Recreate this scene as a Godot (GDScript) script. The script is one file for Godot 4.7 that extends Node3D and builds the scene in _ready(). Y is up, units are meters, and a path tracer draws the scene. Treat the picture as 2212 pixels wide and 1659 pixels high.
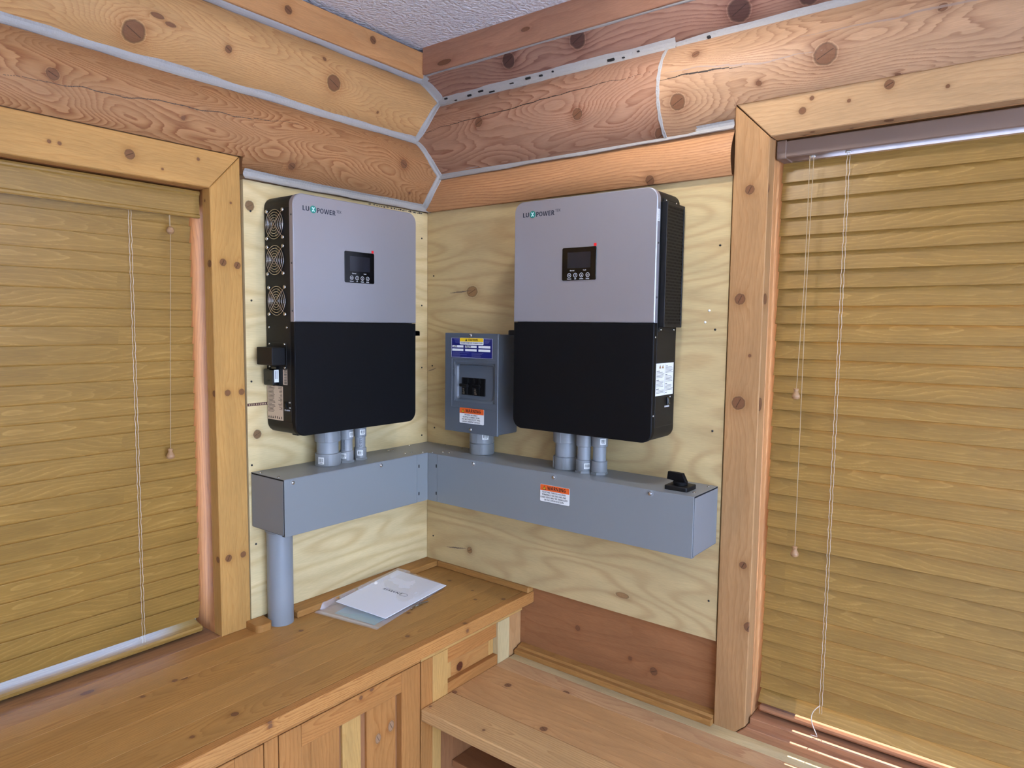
extends Node3D
# Corner of a log cabin: two wall-mounted inverters, a grey wireway, blinds in two windows, pine counters.
# World: corner of the plywood at x = 0, z = 0; the left wall is the plane x = 0, the right wall the plane z = 0; y is up, metres.

var M := {}
var T := {}
var specs := []
var results := []
var counts := {}


# ------------------------------------------------------------------ mesh builder
class MB:
	var v := PackedVector3Array()
	var n := PackedVector3Array()
	var uv := PackedVector2Array()
	var t := Transform3D.IDENTITY

	func tri(a: Vector3, b: Vector3, c: Vector3, na: Vector3, nb: Vector3, nc: Vector3) -> void:
		if (b - a).cross(c - a).dot(na + nb + nc) > 0.0:
			v.append_array([t * a, t * c, t * b])
			n.append_array([(t.basis * na).normalized(), (t.basis * nc).normalized(), (t.basis * nb).normalized()])
		else:
			v.append_array([t * a, t * b, t * c])
			n.append_array([(t.basis * na).normalized(), (t.basis * nb).normalized(), (t.basis * nc).normalized()])
		uv.append_array([Vector2.ZERO, Vector2.ZERO, Vector2.ZERO])

	func quad(a: Vector3, b: Vector3, c: Vector3, d: Vector3, m: Vector3) -> void:
		tri(a, b, c, m, m, m)
		tri(a, c, d, m, m, m)

	func quadn(a: Vector3, b: Vector3, c: Vector3, d: Vector3, na: Vector3, nb: Vector3, nc: Vector3, nd: Vector3) -> void:
		tri(a, b, c, na, nb, nc)
		tri(a, c, d, na, nc, nd)

	func box(p0: Vector3, p1: Vector3, c := 0.0) -> void:
		var lo := Vector3(minf(p0.x, p1.x), minf(p0.y, p1.y), minf(p0.z, p1.z))
		var hi := Vector3(maxf(p0.x, p1.x), maxf(p0.y, p1.y), maxf(p0.z, p1.z))
		c = minf(c, 0.45 * minf(hi.x - lo.x, minf(hi.y - lo.y, hi.z - lo.z)))
		for ax in 3:
			var b := (ax + 1) % 3
			var d := (ax + 2) % 3
			for s in 2:
				var m := Vector3.ZERO
				m[ax] = 1.0 if s else -1.0
				var q := []
				for k in [[0, 0], [1, 0], [1, 1], [0, 1]]:
					var p := Vector3.ZERO
					p[ax] = hi[ax] if s else lo[ax]
					p[b] = hi[b] - c if k[0] else lo[b] + c
					p[d] = hi[d] - c if k[1] else lo[d] + c
					q.append(p)
				quad(q[0], q[1], q[2], q[3], m)
		if c <= 0.0:
			return
		for ax in 3:
			var b := (ax + 1) % 3
			var d := (ax + 2) % 3
			for s in [-1, 1]:
				for r in [-1, 1]:
					var m := Vector3.ZERO
					m[b] = s
					m[d] = r
					var q := []
					for k in [[0, 0], [1, 0], [1, 1], [0, 1]]:
						var p := Vector3.ZERO
						p[ax] = hi[ax] - c if k[0] else lo[ax] + c
						p[b] = (hi[b] if s > 0 else lo[b]) - (0.0 if k[1] == 0 else s * c)
						p[d] = (hi[d] if r > 0 else lo[d]) - (r * c if k[1] == 0 else 0.0)
						q.append(p)
					quad(q[0], q[1], q[2], q[3], m.normalized())
		for sx in [-1, 1]:
			for sy in [-1, 1]:
				for sz in [-1, 1]:
					var p := Vector3(hi.x if sx > 0 else lo.x, hi.y if sy > 0 else lo.y, hi.z if sz > 0 else lo.z)
					var m := Vector3(sx, sy, sz).normalized()
					tri(p - Vector3(0, sy * c, sz * c), p - Vector3(sx * c, 0, sz * c), p - Vector3(sx * c, sy * c, 0), m, m, m)

	# profile of (radius, height) turned about an axis
	func lathe(prof: Array, seg := 20, at := Vector3.ZERO, axis := Vector3.UP) -> void:
		var up := axis.normalized()
		var e := up.cross(Vector3(0.31, 0.17, 0.93)).normalized()
		var f := up.cross(e)
		for i in prof.size() - 1:
			var a: Vector2 = prof[i]
			var b: Vector2 = prof[i + 1]
			var sl := Vector2(b.y - a.y, a.x - b.x)
			if sl.length() < 1e-9:
				continue
			sl = sl.normalized()
			for k in seg:
				var t0 := TAU * k / seg
				var t1 := TAU * (k + 1) / seg
				var d0 := e * cos(t0) + f * sin(t0)
				var d1 := e * cos(t1) + f * sin(t1)
				var n0 := d0 * sl.x + up * sl.y
				var n1 := d1 * sl.x + up * sl.y
				var p0 := at + d0 * a.x + up * a.y
				var p1 := at + d1 * a.x + up * a.y
				var p2 := at + d1 * b.x + up * b.y
				var p3 := at + d0 * b.x + up * b.y
				if a.x > 1e-7:
					tri(p0, p1, p2, n0, n1, n1)
				if b.x > 1e-7:
					tri(p0, p2, p3, n0, n1, n0)

	func cyl(r: float, y0: float, y1: float, at := Vector3.ZERO, axis := Vector3.UP, seg := 20, c := 0.0) -> void:
		if c > 0.0:
			lathe([Vector2(0, y0), Vector2(r - c, y0), Vector2(r, y0 + c), Vector2(r, y1 - c), Vector2(r - c, y1), Vector2(0, y1)], seg, at, axis)
		else:
			lathe([Vector2(0, y0), Vector2(r, y0), Vector2(r, y1), Vector2(0, y1)], seg, at, axis)

	func tube(path: Array, r: float, seg := 6) -> void:
		var prev := []
		for i in path.size():
			var p: Vector3 = path[i]
			var d: Vector3 = (path[mini(i + 1, path.size() - 1)] - path[maxi(i - 1, 0)]).normalized()
			var e := d.cross(Vector3(0.21, 0.35, 0.91)).normalized()
			var f := d.cross(e)
			var ring := []
			for k in seg:
				var a := TAU * k / seg
				var m := e * cos(a) + f * sin(a)
				ring.append([p + m * r, m])
			if prev:
				for k in seg:
					var k2 := (k + 1) % seg
					quadn(prev[k][0], prev[k2][0], ring[k2][0], ring[k][0], prev[k][1], prev[k2][1], ring[k2][1], ring[k][1])
			prev = ring

	# a polygon in x, y pushed from z0 to z1
	func extr(poly: PackedVector2Array, z0: float, z1: float, smooth := false, front_c := 0.0) -> void:
		var idx := Geometry2D.triangulate_polygon(poly)
		var k := poly.size()
		var inner := poly
		if front_c > 0.0:
			var off := Geometry2D.offset_polygon(poly, -front_c, Geometry2D.JOIN_MITER)
			if off.size() == 1 and off[0].size() == k:
				var best := 0
				var bd := INF
				for i in k:
					if off[0][i].distance_to(poly[0]) < bd:
						bd = off[0][i].distance_to(poly[0])
						best = i
				inner = PackedVector2Array()
				for i in k:
					inner.append(off[0][(best + i) % k])
			else:
				front_c = 0.0
		for i in range(0, idx.size(), 3):
			var a := inner[idx[i]]
			var b := inner[idx[i + 1]]
			var c := inner[idx[i + 2]]
			tri(Vector3(a.x, a.y, z1), Vector3(b.x, b.y, z1), Vector3(c.x, c.y, z1), Vector3.BACK, Vector3.BACK, Vector3.BACK)
			a = poly[idx[i]]
			b = poly[idx[i + 1]]
			c = poly[idx[i + 2]]
			tri(Vector3(a.x, a.y, z0), Vector3(b.x, b.y, z0), Vector3(c.x, c.y, z0), Vector3.FORWARD, Vector3.FORWARD, Vector3.FORWARD)
		var sgn := -1.0 if Geometry2D.is_polygon_clockwise(poly) else 1.0
		var en := []
		for i in k:
			var d := (poly[(i + 1) % k] - poly[i]).normalized()
			en.append(Vector3(d.y, -d.x, 0) * sgn)
		var zc := z1 - front_c
		for i in k:
			var j := (i + 1) % k
			var ni: Vector3 = en[i]
			var nj: Vector3 = en[i]
			if smooth:
				var pi: Vector3 = en[(i + k - 1) % k]
				var pn: Vector3 = en[j]
				if pi.dot(ni) > 0.8:
					ni = (pi + ni).normalized()
				if pn.dot(nj) > 0.8:
					nj = (pn + nj).normalized()
			quadn(Vector3(poly[i].x, poly[i].y, z0), Vector3(poly[j].x, poly[j].y, z0), Vector3(poly[j].x, poly[j].y, zc), Vector3(poly[i].x, poly[i].y, zc), ni, nj, nj, ni)
			if front_c > 0.0:
				var bi := (ni + Vector3.BACK).normalized()
				var bj := (nj + Vector3.BACK).normalized()
				quadn(Vector3(poly[i].x, poly[i].y, zc), Vector3(poly[j].x, poly[j].y, zc), Vector3(inner[j].x, inner[j].y, z1), Vector3(inner[i].x, inner[i].y, z1), bi, bj, bj, bi)

	# a thin triangle facing +z
	func extr_tri(c: Vector3, a: Vector2, b: Vector2, d: Vector2) -> void:
		var m := Vector3(0, 0, 0.0002)
		var p := c + Vector3(a.x, a.y, 0) + m
		var q := c + Vector3(b.x, b.y, 0) + m
		var r := c + Vector3(d.x, d.y, 0) + m
		tri(p, q, r, Vector3.BACK, Vector3.BACK, Vector3.BACK)

	# texture coordinates in metres along a grain axis (0, 1, 2), divided by the size of the texture
	func wood_uv(grain: int, size: Vector2, off := Vector2.ZERO) -> MB:
		for i in v.size():
			var p := v[i]
			var m := n[i].abs()
			var b := (grain + 1) % 3
			var d := (grain + 2) % 3
			var u := p[grain]
			var w := p[b] if m[b] <= m[d] else p[d]
			if m[grain] > 0.8:
				u = p[b] * 0.2
				w = p[d]
			uv[i] = Vector2((u + off.x) / size.x, (w + off.y) / size.y)
		return self

	func mesh(mat: Material) -> ArrayMesh:
		var a := []
		a.resize(Mesh.ARRAY_MAX)
		a[Mesh.ARRAY_VERTEX] = v
		a[Mesh.ARRAY_NORMAL] = n
		a[Mesh.ARRAY_TEX_UV] = uv
		var am := ArrayMesh.new()
		am.add_surface_from_arrays(Mesh.PRIMITIVE_TRIANGLES, a)
		am.surface_set_material(0, mat)
		return am


func rrect(w: float, h: float, r: float, c := Vector2.ZERO, seg := 6, corners := [1, 1, 1, 1]) -> PackedVector2Array:
	var out := PackedVector2Array()
	var cs := [Vector2(1, 1), Vector2(-1, 1), Vector2(-1, -1), Vector2(1, -1)]
	for k in 4:
		var s: Vector2 = cs[k]
		var rr := r * float(corners[k])
		var o := c + Vector2(s.x * (w / 2 - rr), s.y * (h / 2 - rr))
		if rr < 1e-6:
			out.append(o)
			continue
		for i in seg + 1:
			var a := PI / 2 * (k + float(i) / seg)
			out.append(o + Vector2(cos(a), sin(a)) * rr)
	return out


# ------------------------------------------------------------------ nodes
func numbered(called: String) -> String:
	var k: int = counts.get(called, 0)
	counts[called] = k + 1
	return called if k == 0 else "%s_%03d" % [called, k]


func thing(called: String, label: String, category: String, at := Vector3.ZERO, turn := 0.0, group := "", kind := "") -> Node3D:
	var o := Node3D.new()
	o.name = numbered(called)
	add_child(o)
	o.position = at
	o.rotation.y = turn
	tag(o, label, category, group, kind)
	return o


func tag(o: Node, label: String, category: String, group := "", kind := "") -> void:
	o.set_meta("label", label)
	o.set_meta("category", category)
	if group:
		o.set_meta("group", group)
	if kind:
		o.set_meta("kind", kind)


func put(parent: Node, called: String, mesh: Mesh, label := "") -> MeshInstance3D:
	var o := MeshInstance3D.new()
	o.mesh = mesh
	if parent == self:
		o.name = numbered(called)
		add_child(o)
	else:
		var k := 0
		var nm := called
		while parent.has_node(nm):
			k += 1
			nm = "%s_%03d" % [called, k]
		o.name = nm
		parent.add_child(o)
	if label:
		o.set_meta("label", label)
	return o


func part(parent: Node, called: String, mb: MB, mat: Material, label := "") -> MeshInstance3D:
	return put(parent, called, mb.mesh(mat), label)


var font_s: SystemFont
var font_b: SystemFont

# one line of lettering in the x, y plane of its parent (or turned by basis); cap height h, width w if given
func lettering(parent: Node, txt: String, h: float, at: Vector3, mat: Material, w := 0.0, basis := Basis.IDENTITY, bold := false, called := "lettering") -> void:
	var tm := TextMesh.new()
	tm.text = txt
	tm.font = font_b if bold else font_s
	tm.font_size = 40
	tm.pixel_size = h / (0.714 * 40.0)
	tm.depth = 0.0003
	tm.curve_step = 3.0
	tm.horizontal_alignment = HORIZONTAL_ALIGNMENT_CENTER
	tm.vertical_alignment = VERTICAL_ALIGNMENT_CENTER
	tm.material = mat
	var o := put(parent, called, tm)
	var s := 1.0
	var box := tm.get_aabb()
	if w > 0.0:
		s = w / maxf(box.size.x, 1e-5)
	var b := basis * Basis.from_scale(Vector3(s, 1, 1))
	o.transform = Transform3D(b, at - b * Vector3(box.get_center().x, box.get_center().y, 0.0))


# ------------------------------------------------------------------ materials
func mat(col: Color, rough := 0.6, metal := 0.0, spec := 0.5) -> StandardMaterial3D:
	var m := StandardMaterial3D.new()
	m.albedo_color = col
	m.roughness = rough
	m.metallic = metal
	m.metallic_specular = spec
	return m


func wood_spec(called: String, w: float, h: float, ppm: float, sd: int, mode: int, rw: float, light: Color, dark: Color, knots := [], o := {}) -> void:
	specs.append({"name": called, "w": w, "h": h, "ppm": ppm, "seed": sd, "mode": mode, "rw": rw, "light": light, "dark": dark, "knots": knots, "o": o})


# Rings of a log seen where a surface cuts them: mode 0 a log's own round face, 1 a flat-sawn board, 2 a straight-grained board.
func wood_pixels(i: int) -> void:
	var s: Dictionary = specs[i]
	var ppm: float = s.ppm
	var w := int(s.w * ppm)
	var h := int(s.h * ppm)
	var o: Dictionary = s.o
	var lowf := FastNoiseLite.new()
	lowf.seed = s.seed
	lowf.frequency = 1.0
	lowf.fractal_octaves = 2
	lowf.noise_type = FastNoiseLite.TYPE_SIMPLEX_SMOOTH
	var fib := FastNoiseLite.new()
	fib.seed = s.seed + 77
	fib.frequency = 1.0
	fib.fractal_octaves = 2
	fib.noise_type = FastNoiseLite.TYPE_SIMPLEX
	var data := PackedByteArray()
	data.resize(w * h * 3)
	var mode: int = s.mode
	var fu: float = o.get("fu", 1.4)
	var fv: float = o.get("fv", 7.0)
	var amp: float = o.get("amp", 0.03)
	var v0: float = o.get("v0", s.h * 0.5)
	var d0: float = o.get("d0", 0.02)
	var taper: float = o.get("taper", 0.02)
	var pw: float = o.get("pow", 3.0)
	var con: float = o.get("con", 1.0)
	var slope: float = o.get("slope", 0.25)
	var fibk: float = o.get("fib", 0.05)
	var blot: float = o.get("blot", 0.06)
	var rw: float = s.rw
	var la: Color = s.light
	var dk: Color = s.dark
	var soft: bool = o.get("soft", false)
	var kc: Color = o.get("knot", Color(0.46, 0.30, 0.20))
	var cracks: Array = o.get("cracks", [])
	var kn := []
	for k in s.knots:
		kn.append([float(k[0]), float(k[1]), float(k[2]), float(k[3]) if k.size() > 3 else 1.0])
	var at := 0
	for j in h:
		var v := (j + 0.5) / ppm
		for x in w:
			var u := (x + 0.5) / ppm
			var n1 := lowf.get_noise_2d(u * fu, v * fv)
			var r := 0.0
			if mode == 0:
				r = amp * n1 + v * slope
			elif mode == 1:
				var dv := v - v0 - 0.25 * amp * lowf.get_noise_2d(u * 0.9 + 31.0, 4.0)
				var dd := d0 + taper * u + amp * n1
				r = sqrt(dv * dv + dd * dd)
			else:
				r = v * slope + amp * n1
			r += 0.0011 * fib.get_noise_2d(u * 9.0, v * 60.0)
			var kin := 0.0
			var ksh := 0.0
			var rim := 0.0
			for k in kn:
				var du: float = u - k[0]
				var rr: float = k[2]
				if absf(du) > 9.0 * rr:
					continue
				var dv2: float = v - k[1]
				if absf(dv2) > 6.0 * rr:
					continue
				var q := sqrt(du * du * 0.16 + dv2 * dv2) / rr
				var s2 := sqrt(du * du / (k[3] * k[3]) + dv2 * dv2) / rr * (1.0 + 0.05 * fib.get_noise_2d(atan2(dv2, du) * 1.3, rr * 400.0))
				r += rr * 0.9 * exp(-q * q * 0.35)
				if s2 < 1.18:
					var e := clampf((1.18 - s2) / 0.3, 0.0, 1.0)
					kin = maxf(kin, e)
					rim = maxf(rim, exp(-pow((s2 - 1.0) / 0.1, 2.0)))
					var ph := s2 * rr / 0.0016
					rim = maxf(rim, 0.3 * (ph - floorf(ph)))
					if rr > 0.008 and absf(dv2 - du * 0.5) < 0.0009 and s2 < 0.8:
						rim = 1.0
				elif s2 < 3.0:
					ksh = maxf(ksh, 0.5 * exp(-(s2 - 1.18) * 1.6))
			var t := r / rw
			var f := t - floorf(t)
			if soft:
				f = pow(0.5 - 0.5 * cos(TAU * f), pw)
			else:
				f = pow(f, pw) * (1.0 - smoothstep(0.93, 1.0, f))
			var fb := fib.get_noise_2d(u * 18.0, v * 520.0)
			var bl := lowf.get_noise_2d(u * 3.1 + 9.0, v * 14.0 + 5.0)
			var m := clampf(f * con * (0.75 + 0.5 * bl) + ksh, 0.0, 1.0)
			var g := 1.0 + fibk * fb + blot * bl
			var cr := (la.r + (dk.r - la.r) * m) * g
			var cg := (la.g + (dk.g - la.g) * m) * g
			var cb := (la.b + (dk.b - la.b) * m) * g
			if kin > 0.0:
				var dkk := 1.0 - 0.5 * rim
				cr += (kc.r * dkk - cr) * kin * 0.8
				cg += (kc.g * dkk - cg) * kin * 0.8
				cb += (kc.b * dkk - cb) * kin * 0.8
			for c in cracks:
				if u > c[0] and u < c[1]:
					var f2: float = (u - c[0]) / (c[1] - c[0])
					var yy: float = c[2] + (c[3] - c[2]) * f2 + 0.006 * lowf.get_noise_2d(u * 9.0, c[2] * 50.0)
					var wd: float = c[4] * sin(PI * clampf(f2, 0.03, 0.97))
					if absf(v - yy) < wd:
						var kk: float = c[5]
						cr += (kk - cr) * 0.8
						cg += (kk * 0.85 - cg) * 0.8
						cb += (kk * 0.75 - cb) * 0.8
			data[at] = clampi(int(cr * 255.0), 0, 255)
			data[at + 1] = clampi(int(cg * 255.0), 0, 255)
			data[at + 2] = clampi(int(cb * 255.0), 0, 255)
			at += 3
	results[i] = [w, h, data]


func bake_woods(rough := 0.5) -> void:
	results.resize(specs.size())
	var id := WorkerThreadPool.add_group_task(wood_pixels, specs.size())
	WorkerThreadPool.wait_for_group_task_completion(id)
	for i in specs.size():
		var r: Array = results[i]
		var im := Image.create_from_data(r[0], r[1], false, Image.FORMAT_RGB8, r[2])
		var m := mat(Color.WHITE, specs[i].o.get("rough", rough), 0.0, specs[i].o.get("spec", 0.35))
		m.albedo_texture = ImageTexture.create_from_image(im)
		if specs[i].o.has("bump"):
			m.heightmap_enabled = true
			m.heightmap_texture = m.albedo_texture
			m.heightmap_scale = specs[i].o.bump
		if specs[i].o.has("through"):
			m.backlight_enabled = true
			m.backlight = specs[i].o.through
		M[specs[i].name] = m
		T[specs[i].name] = Vector2(specs[i].w, specs[i].h)


# a board with softened edges, its grain along an axis, cut from a place of the named texture
func board(parent: Node, called: String, p0: Vector3, p1: Vector3, grain: int, wood: String, off := Vector2.ZERO, c := 0.0015, label := "") -> MeshInstance3D:
	var b := MB.new()
	b.box(p0, p1, c)
	b.wood_uv(grain, T[wood], off)
	return part(parent, called, b, M[wood], label)


# ------------------------------------------------------------------ the scene
const EXPOSURE := 0.9
const CEIL := 1.35
const FLOOR_Y := -1.29
const COUNTER := -0.385
const BENCH := -0.59


func _ready() -> void:
	# camera
	var cam := Camera3D.new()
	cam.name = "camera"
	var yaw := 0.6582
	var pitch := -0.084
	var roll := 0.0117
	var fw := Vector3(-sin(yaw) * cos(pitch), sin(pitch), -cos(yaw) * cos(pitch))
	var rt := fw.cross(Vector3.UP).normalized()
	var up := rt.cross(fw)
	var r2 := rt * cos(roll) + up * sin(roll)
	var u2 := up * cos(roll) - rt * sin(roll)
	cam.transform = Transform3D(Basis(r2, u2, -fw), Vector3(1.7239, 0.4579, 1.7487))
	cam.fov = 57.189
	cam.near = 0.02
	cam.far = 200.0
	add_child(cam)
	cam.current = true
	# sky and exposure
	var we := WorldEnvironment.new()
	we.name = "world_environment"
	var env := Environment.new()
	var sky := Sky.new()
	var sm := ProceduralSkyMaterial.new()
	sm.sky_top_color = Color(0.42, 0.62, 0.95)
	sm.sky_horizon_color = Color(0.86, 0.93, 1.0)
	sm.sky_curve = 0.25
	sm.ground_bottom_color = Color(0.62, 0.6, 0.58)
	sm.ground_horizon_color = Color(0.85, 0.88, 0.92)
	sm.sky_energy_multiplier = 3.3
	sm.ground_energy_multiplier = 2.0
	sm.sun_angle_max = 4.0
	sky.sky_material = sm
	env.background_mode = Environment.BG_SKY
	env.sky = sky
	env.tonemap_mode = Environment.TONE_MAPPER_LINEAR
	env.tonemap_exposure = EXPOSURE
	env.sdfgi_enabled = true
	env.ssao_enabled = true
	env.ssil_enabled = true
	we.environment = env
	add_child(we)
	# sun: high, square on to the right-hand window
	var sun := DirectionalLight3D.new()
	sun.name = "sun"
	var sd := Vector3(0.066, -0.766, 0.64).normalized()
	sun.basis = Basis.looking_at(sd, Vector3.UP)
	sun.light_color = Color(1.0, 0.95, 0.86)
	sun.light_energy = 7.0
	sun.light_angular_distance = 0.53
	sun.shadow_enabled = true
	add_child(sun)
	# recessed ceiling lamps
	downlight(Vector3(0.97, CEIL, 0.45), 0.75, "round recessed ceiling lamp nearest the inverter corner")
	downlight(Vector3(2.2, CEIL, 2.3), 1.2, "round recessed ceiling lamp in the middle of the room")

	font_s = SystemFont.new()
	font_s.font_names = PackedStringArray(["Droid Sans"])
	font_b = SystemFont.new()
	font_b.font_names = PackedStringArray(["Droid Sans"])
	font_b.font_weight = 700

	make_materials()
	make_woods()
	bake_woods()

	room()
	window_left()
	window_right()
	outside()
	plywood()
	counters()
	blind_left()
	blind_right()
	inverters()
	breaker_panel()
	wireways()
	conduits()
	rotary_switch()
	booklet()


func downlight(at: Vector3, e: float, label: String) -> void:
	var t := thing("recessed_ceiling_lamp", label, "lamp", at)
	var ring := MB.new()
	ring.lathe([Vector2(0.07, 0.0), Vector2(0.07, -0.002), Vector2(0.074, -0.005), Vector2(0.088, -0.004), Vector2(0.092, 0.0)], 32)
	part(t, "trim_ring", ring, mat(Color(0.92, 0.92, 0.91), 0.5))
	var disc := MB.new()
	disc.cyl(0.07, -0.002, 0.0, Vector3.ZERO, Vector3.UP, 32)
	var g := mat(Color(0.9, 0.9, 0.88), 0.6)
	g.emission_enabled = true
	g.emission = Color(1.0, 0.97, 0.92)
	g.emission_energy_multiplier = 1.0
	part(t, "lamp_diffuser", disc, g)
	var l := AreaLight3D.new()
	l.name = "lamp_light"
	l.area_size = Vector2(0.12, 0.12)
	l.light_energy = e
	l.light_color = Color(0.98, 0.98, 1.0)
	l.area_range = 12.0
	l.shadow_enabled = true
	l.position = Vector3(0, -0.008, 0)
	l.basis = Basis.looking_at(Vector3.DOWN, Vector3.FORWARD)
	t.add_child(l)


func make_materials() -> void:
	M.silver = mat(Color(0.62, 0.61, 0.62), 0.42, 0.55)
	M.black_cover = mat(Color(0.03, 0.03, 0.036), 0.6, 0.0, 0.3)
	M.black_case = mat(Color(0.06, 0.06, 0.062), 0.5, 0.0, 0.4)
	M.black_gloss = mat(Color(0.03, 0.03, 0.035), 0.18)
	M.screen = mat(Color(0.13, 0.13, 0.15), 0.12)
	M.dark_hole = mat(Color(0.012, 0.012, 0.012), 0.9)
	M.chrome = mat(Color(0.8, 0.79, 0.77), 0.18, 1.0)
	M.zinc = mat(Color(0.75, 0.75, 0.74), 0.25, 1.0)
	M.grey_metal = mat(Color(0.47, 0.485, 0.49), 0.38, 0.0, 0.6)
	M.panel_grey = mat(Color(0.32, 0.345, 0.37), 0.36, 0.0, 0.6)
	M.panel_dark = mat(Color(0.24, 0.24, 0.23), 0.5)
	M.pvc = mat(Color(0.52, 0.535, 0.545), 0.38)
	M.pvc2 = mat(Color(0.49, 0.50, 0.505), 0.33)
	M.sticker = mat(Color(0.88, 0.88, 0.86), 0.5)
	M.ink = mat(Color(0.05, 0.05, 0.06), 0.6)
	M.white_ink = mat(Color(0.85, 0.85, 0.85), 0.6)
	M.navy_ink = mat(Color(0.09, 0.13, 0.2), 0.5)
	M.green = mat(Color(0.13, 0.48, 0.43), 0.5)
	M.pale_green = mat(Color(0.78, 0.9, 0.88), 0.5)
	M.red = mat(Color(0.85, 0.1, 0.12), 0.5)
	M.orange = mat(Color(0.86, 0.36, 0.12), 0.5)
	M.yellow = mat(Color(0.9, 0.74, 0.12), 0.5)
	M.blue = mat(Color(0.1, 0.12, 0.4), 0.4)
	M.spec_label = mat(Color(0.78, 0.7, 0.6), 0.5)
	M.paper = mat(Color(0.9, 0.9, 0.92), 0.7)
	M.teal_paper = mat(Color(0.55, 0.68, 0.68), 0.6)
	M.chink = mat(Color(0.64, 0.62, 0.59), 0.85)
	M.caulk_dark = mat(Color(0.1, 0.09, 0.09), 0.8)
	M.foam_grey = mat(Color(0.23, 0.28, 0.36), 0.8)
	M.string = mat(Color(0.66, 0.56, 0.42), 0.7)
	M.ladder = mat(Color(0.85, 0.8, 0.72), 0.35)
	M.headrail = mat(Color(0.47, 0.38, 0.32), 0.5)
	M.white_plastic = mat(Color(0.82, 0.82, 0.8), 0.4)
	M.sash = mat(Color(0.78, 0.74, 0.66), 0.5)
	M.knot_wood = mat(Color(0.62, 0.47, 0.32), 0.5)
	M.gap = mat(Color(0.03, 0.02, 0.015), 0.9)
	M.ceiling = mat(Color(0.88, 0.87, 0.86), 0.75)
	var nz := NoiseTexture2D.new()
	var fn := FastNoiseLite.new()
	fn.seed = 5
	fn.frequency = 0.03
	fn.fractal_octaves = 3
	nz.noise = fn
	nz.width = 512
	nz.height = 512
	nz.seamless = true
	M.ceiling.heightmap_enabled = true
	M.ceiling.heightmap_texture = nz
	M.ceiling.heightmap_scale = 0.5
	M.ceiling.uv1_triplanar = true
	M.ceiling.uv1_scale = Vector3(4, 4, 4)
	M.chink.heightmap_enabled = true
	M.chink.heightmap_texture = nz
	M.chink.heightmap_scale = 0.12
	M.chink.uv1_triplanar = true
	M.chink.uv1_scale = Vector3(7, 7, 7)
	var gl := mat(Color(1, 1, 1, 0.04), 0.02)
	gl.transparency = BaseMaterial3D.TRANSPARENCY_ALPHA
	M.glass = gl
	var bag := mat(Color(0.93, 0.93, 0.95, 0.16), 0.2)
	bag.transparency = BaseMaterial3D.TRANSPARENCY_ALPHA
	M.bag = bag
	M.floor_wood = mat(Color(0.68, 0.62, 0.55), 0.5)
	M.plaster = mat(Color(0.86, 0.85, 0.83), 0.8)
	M.ground = mat(Color(0.84, 0.83, 0.81), 0.9)
	M.wall_plain = mat(Color(0.70, 0.53, 0.36), 0.6)


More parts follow.
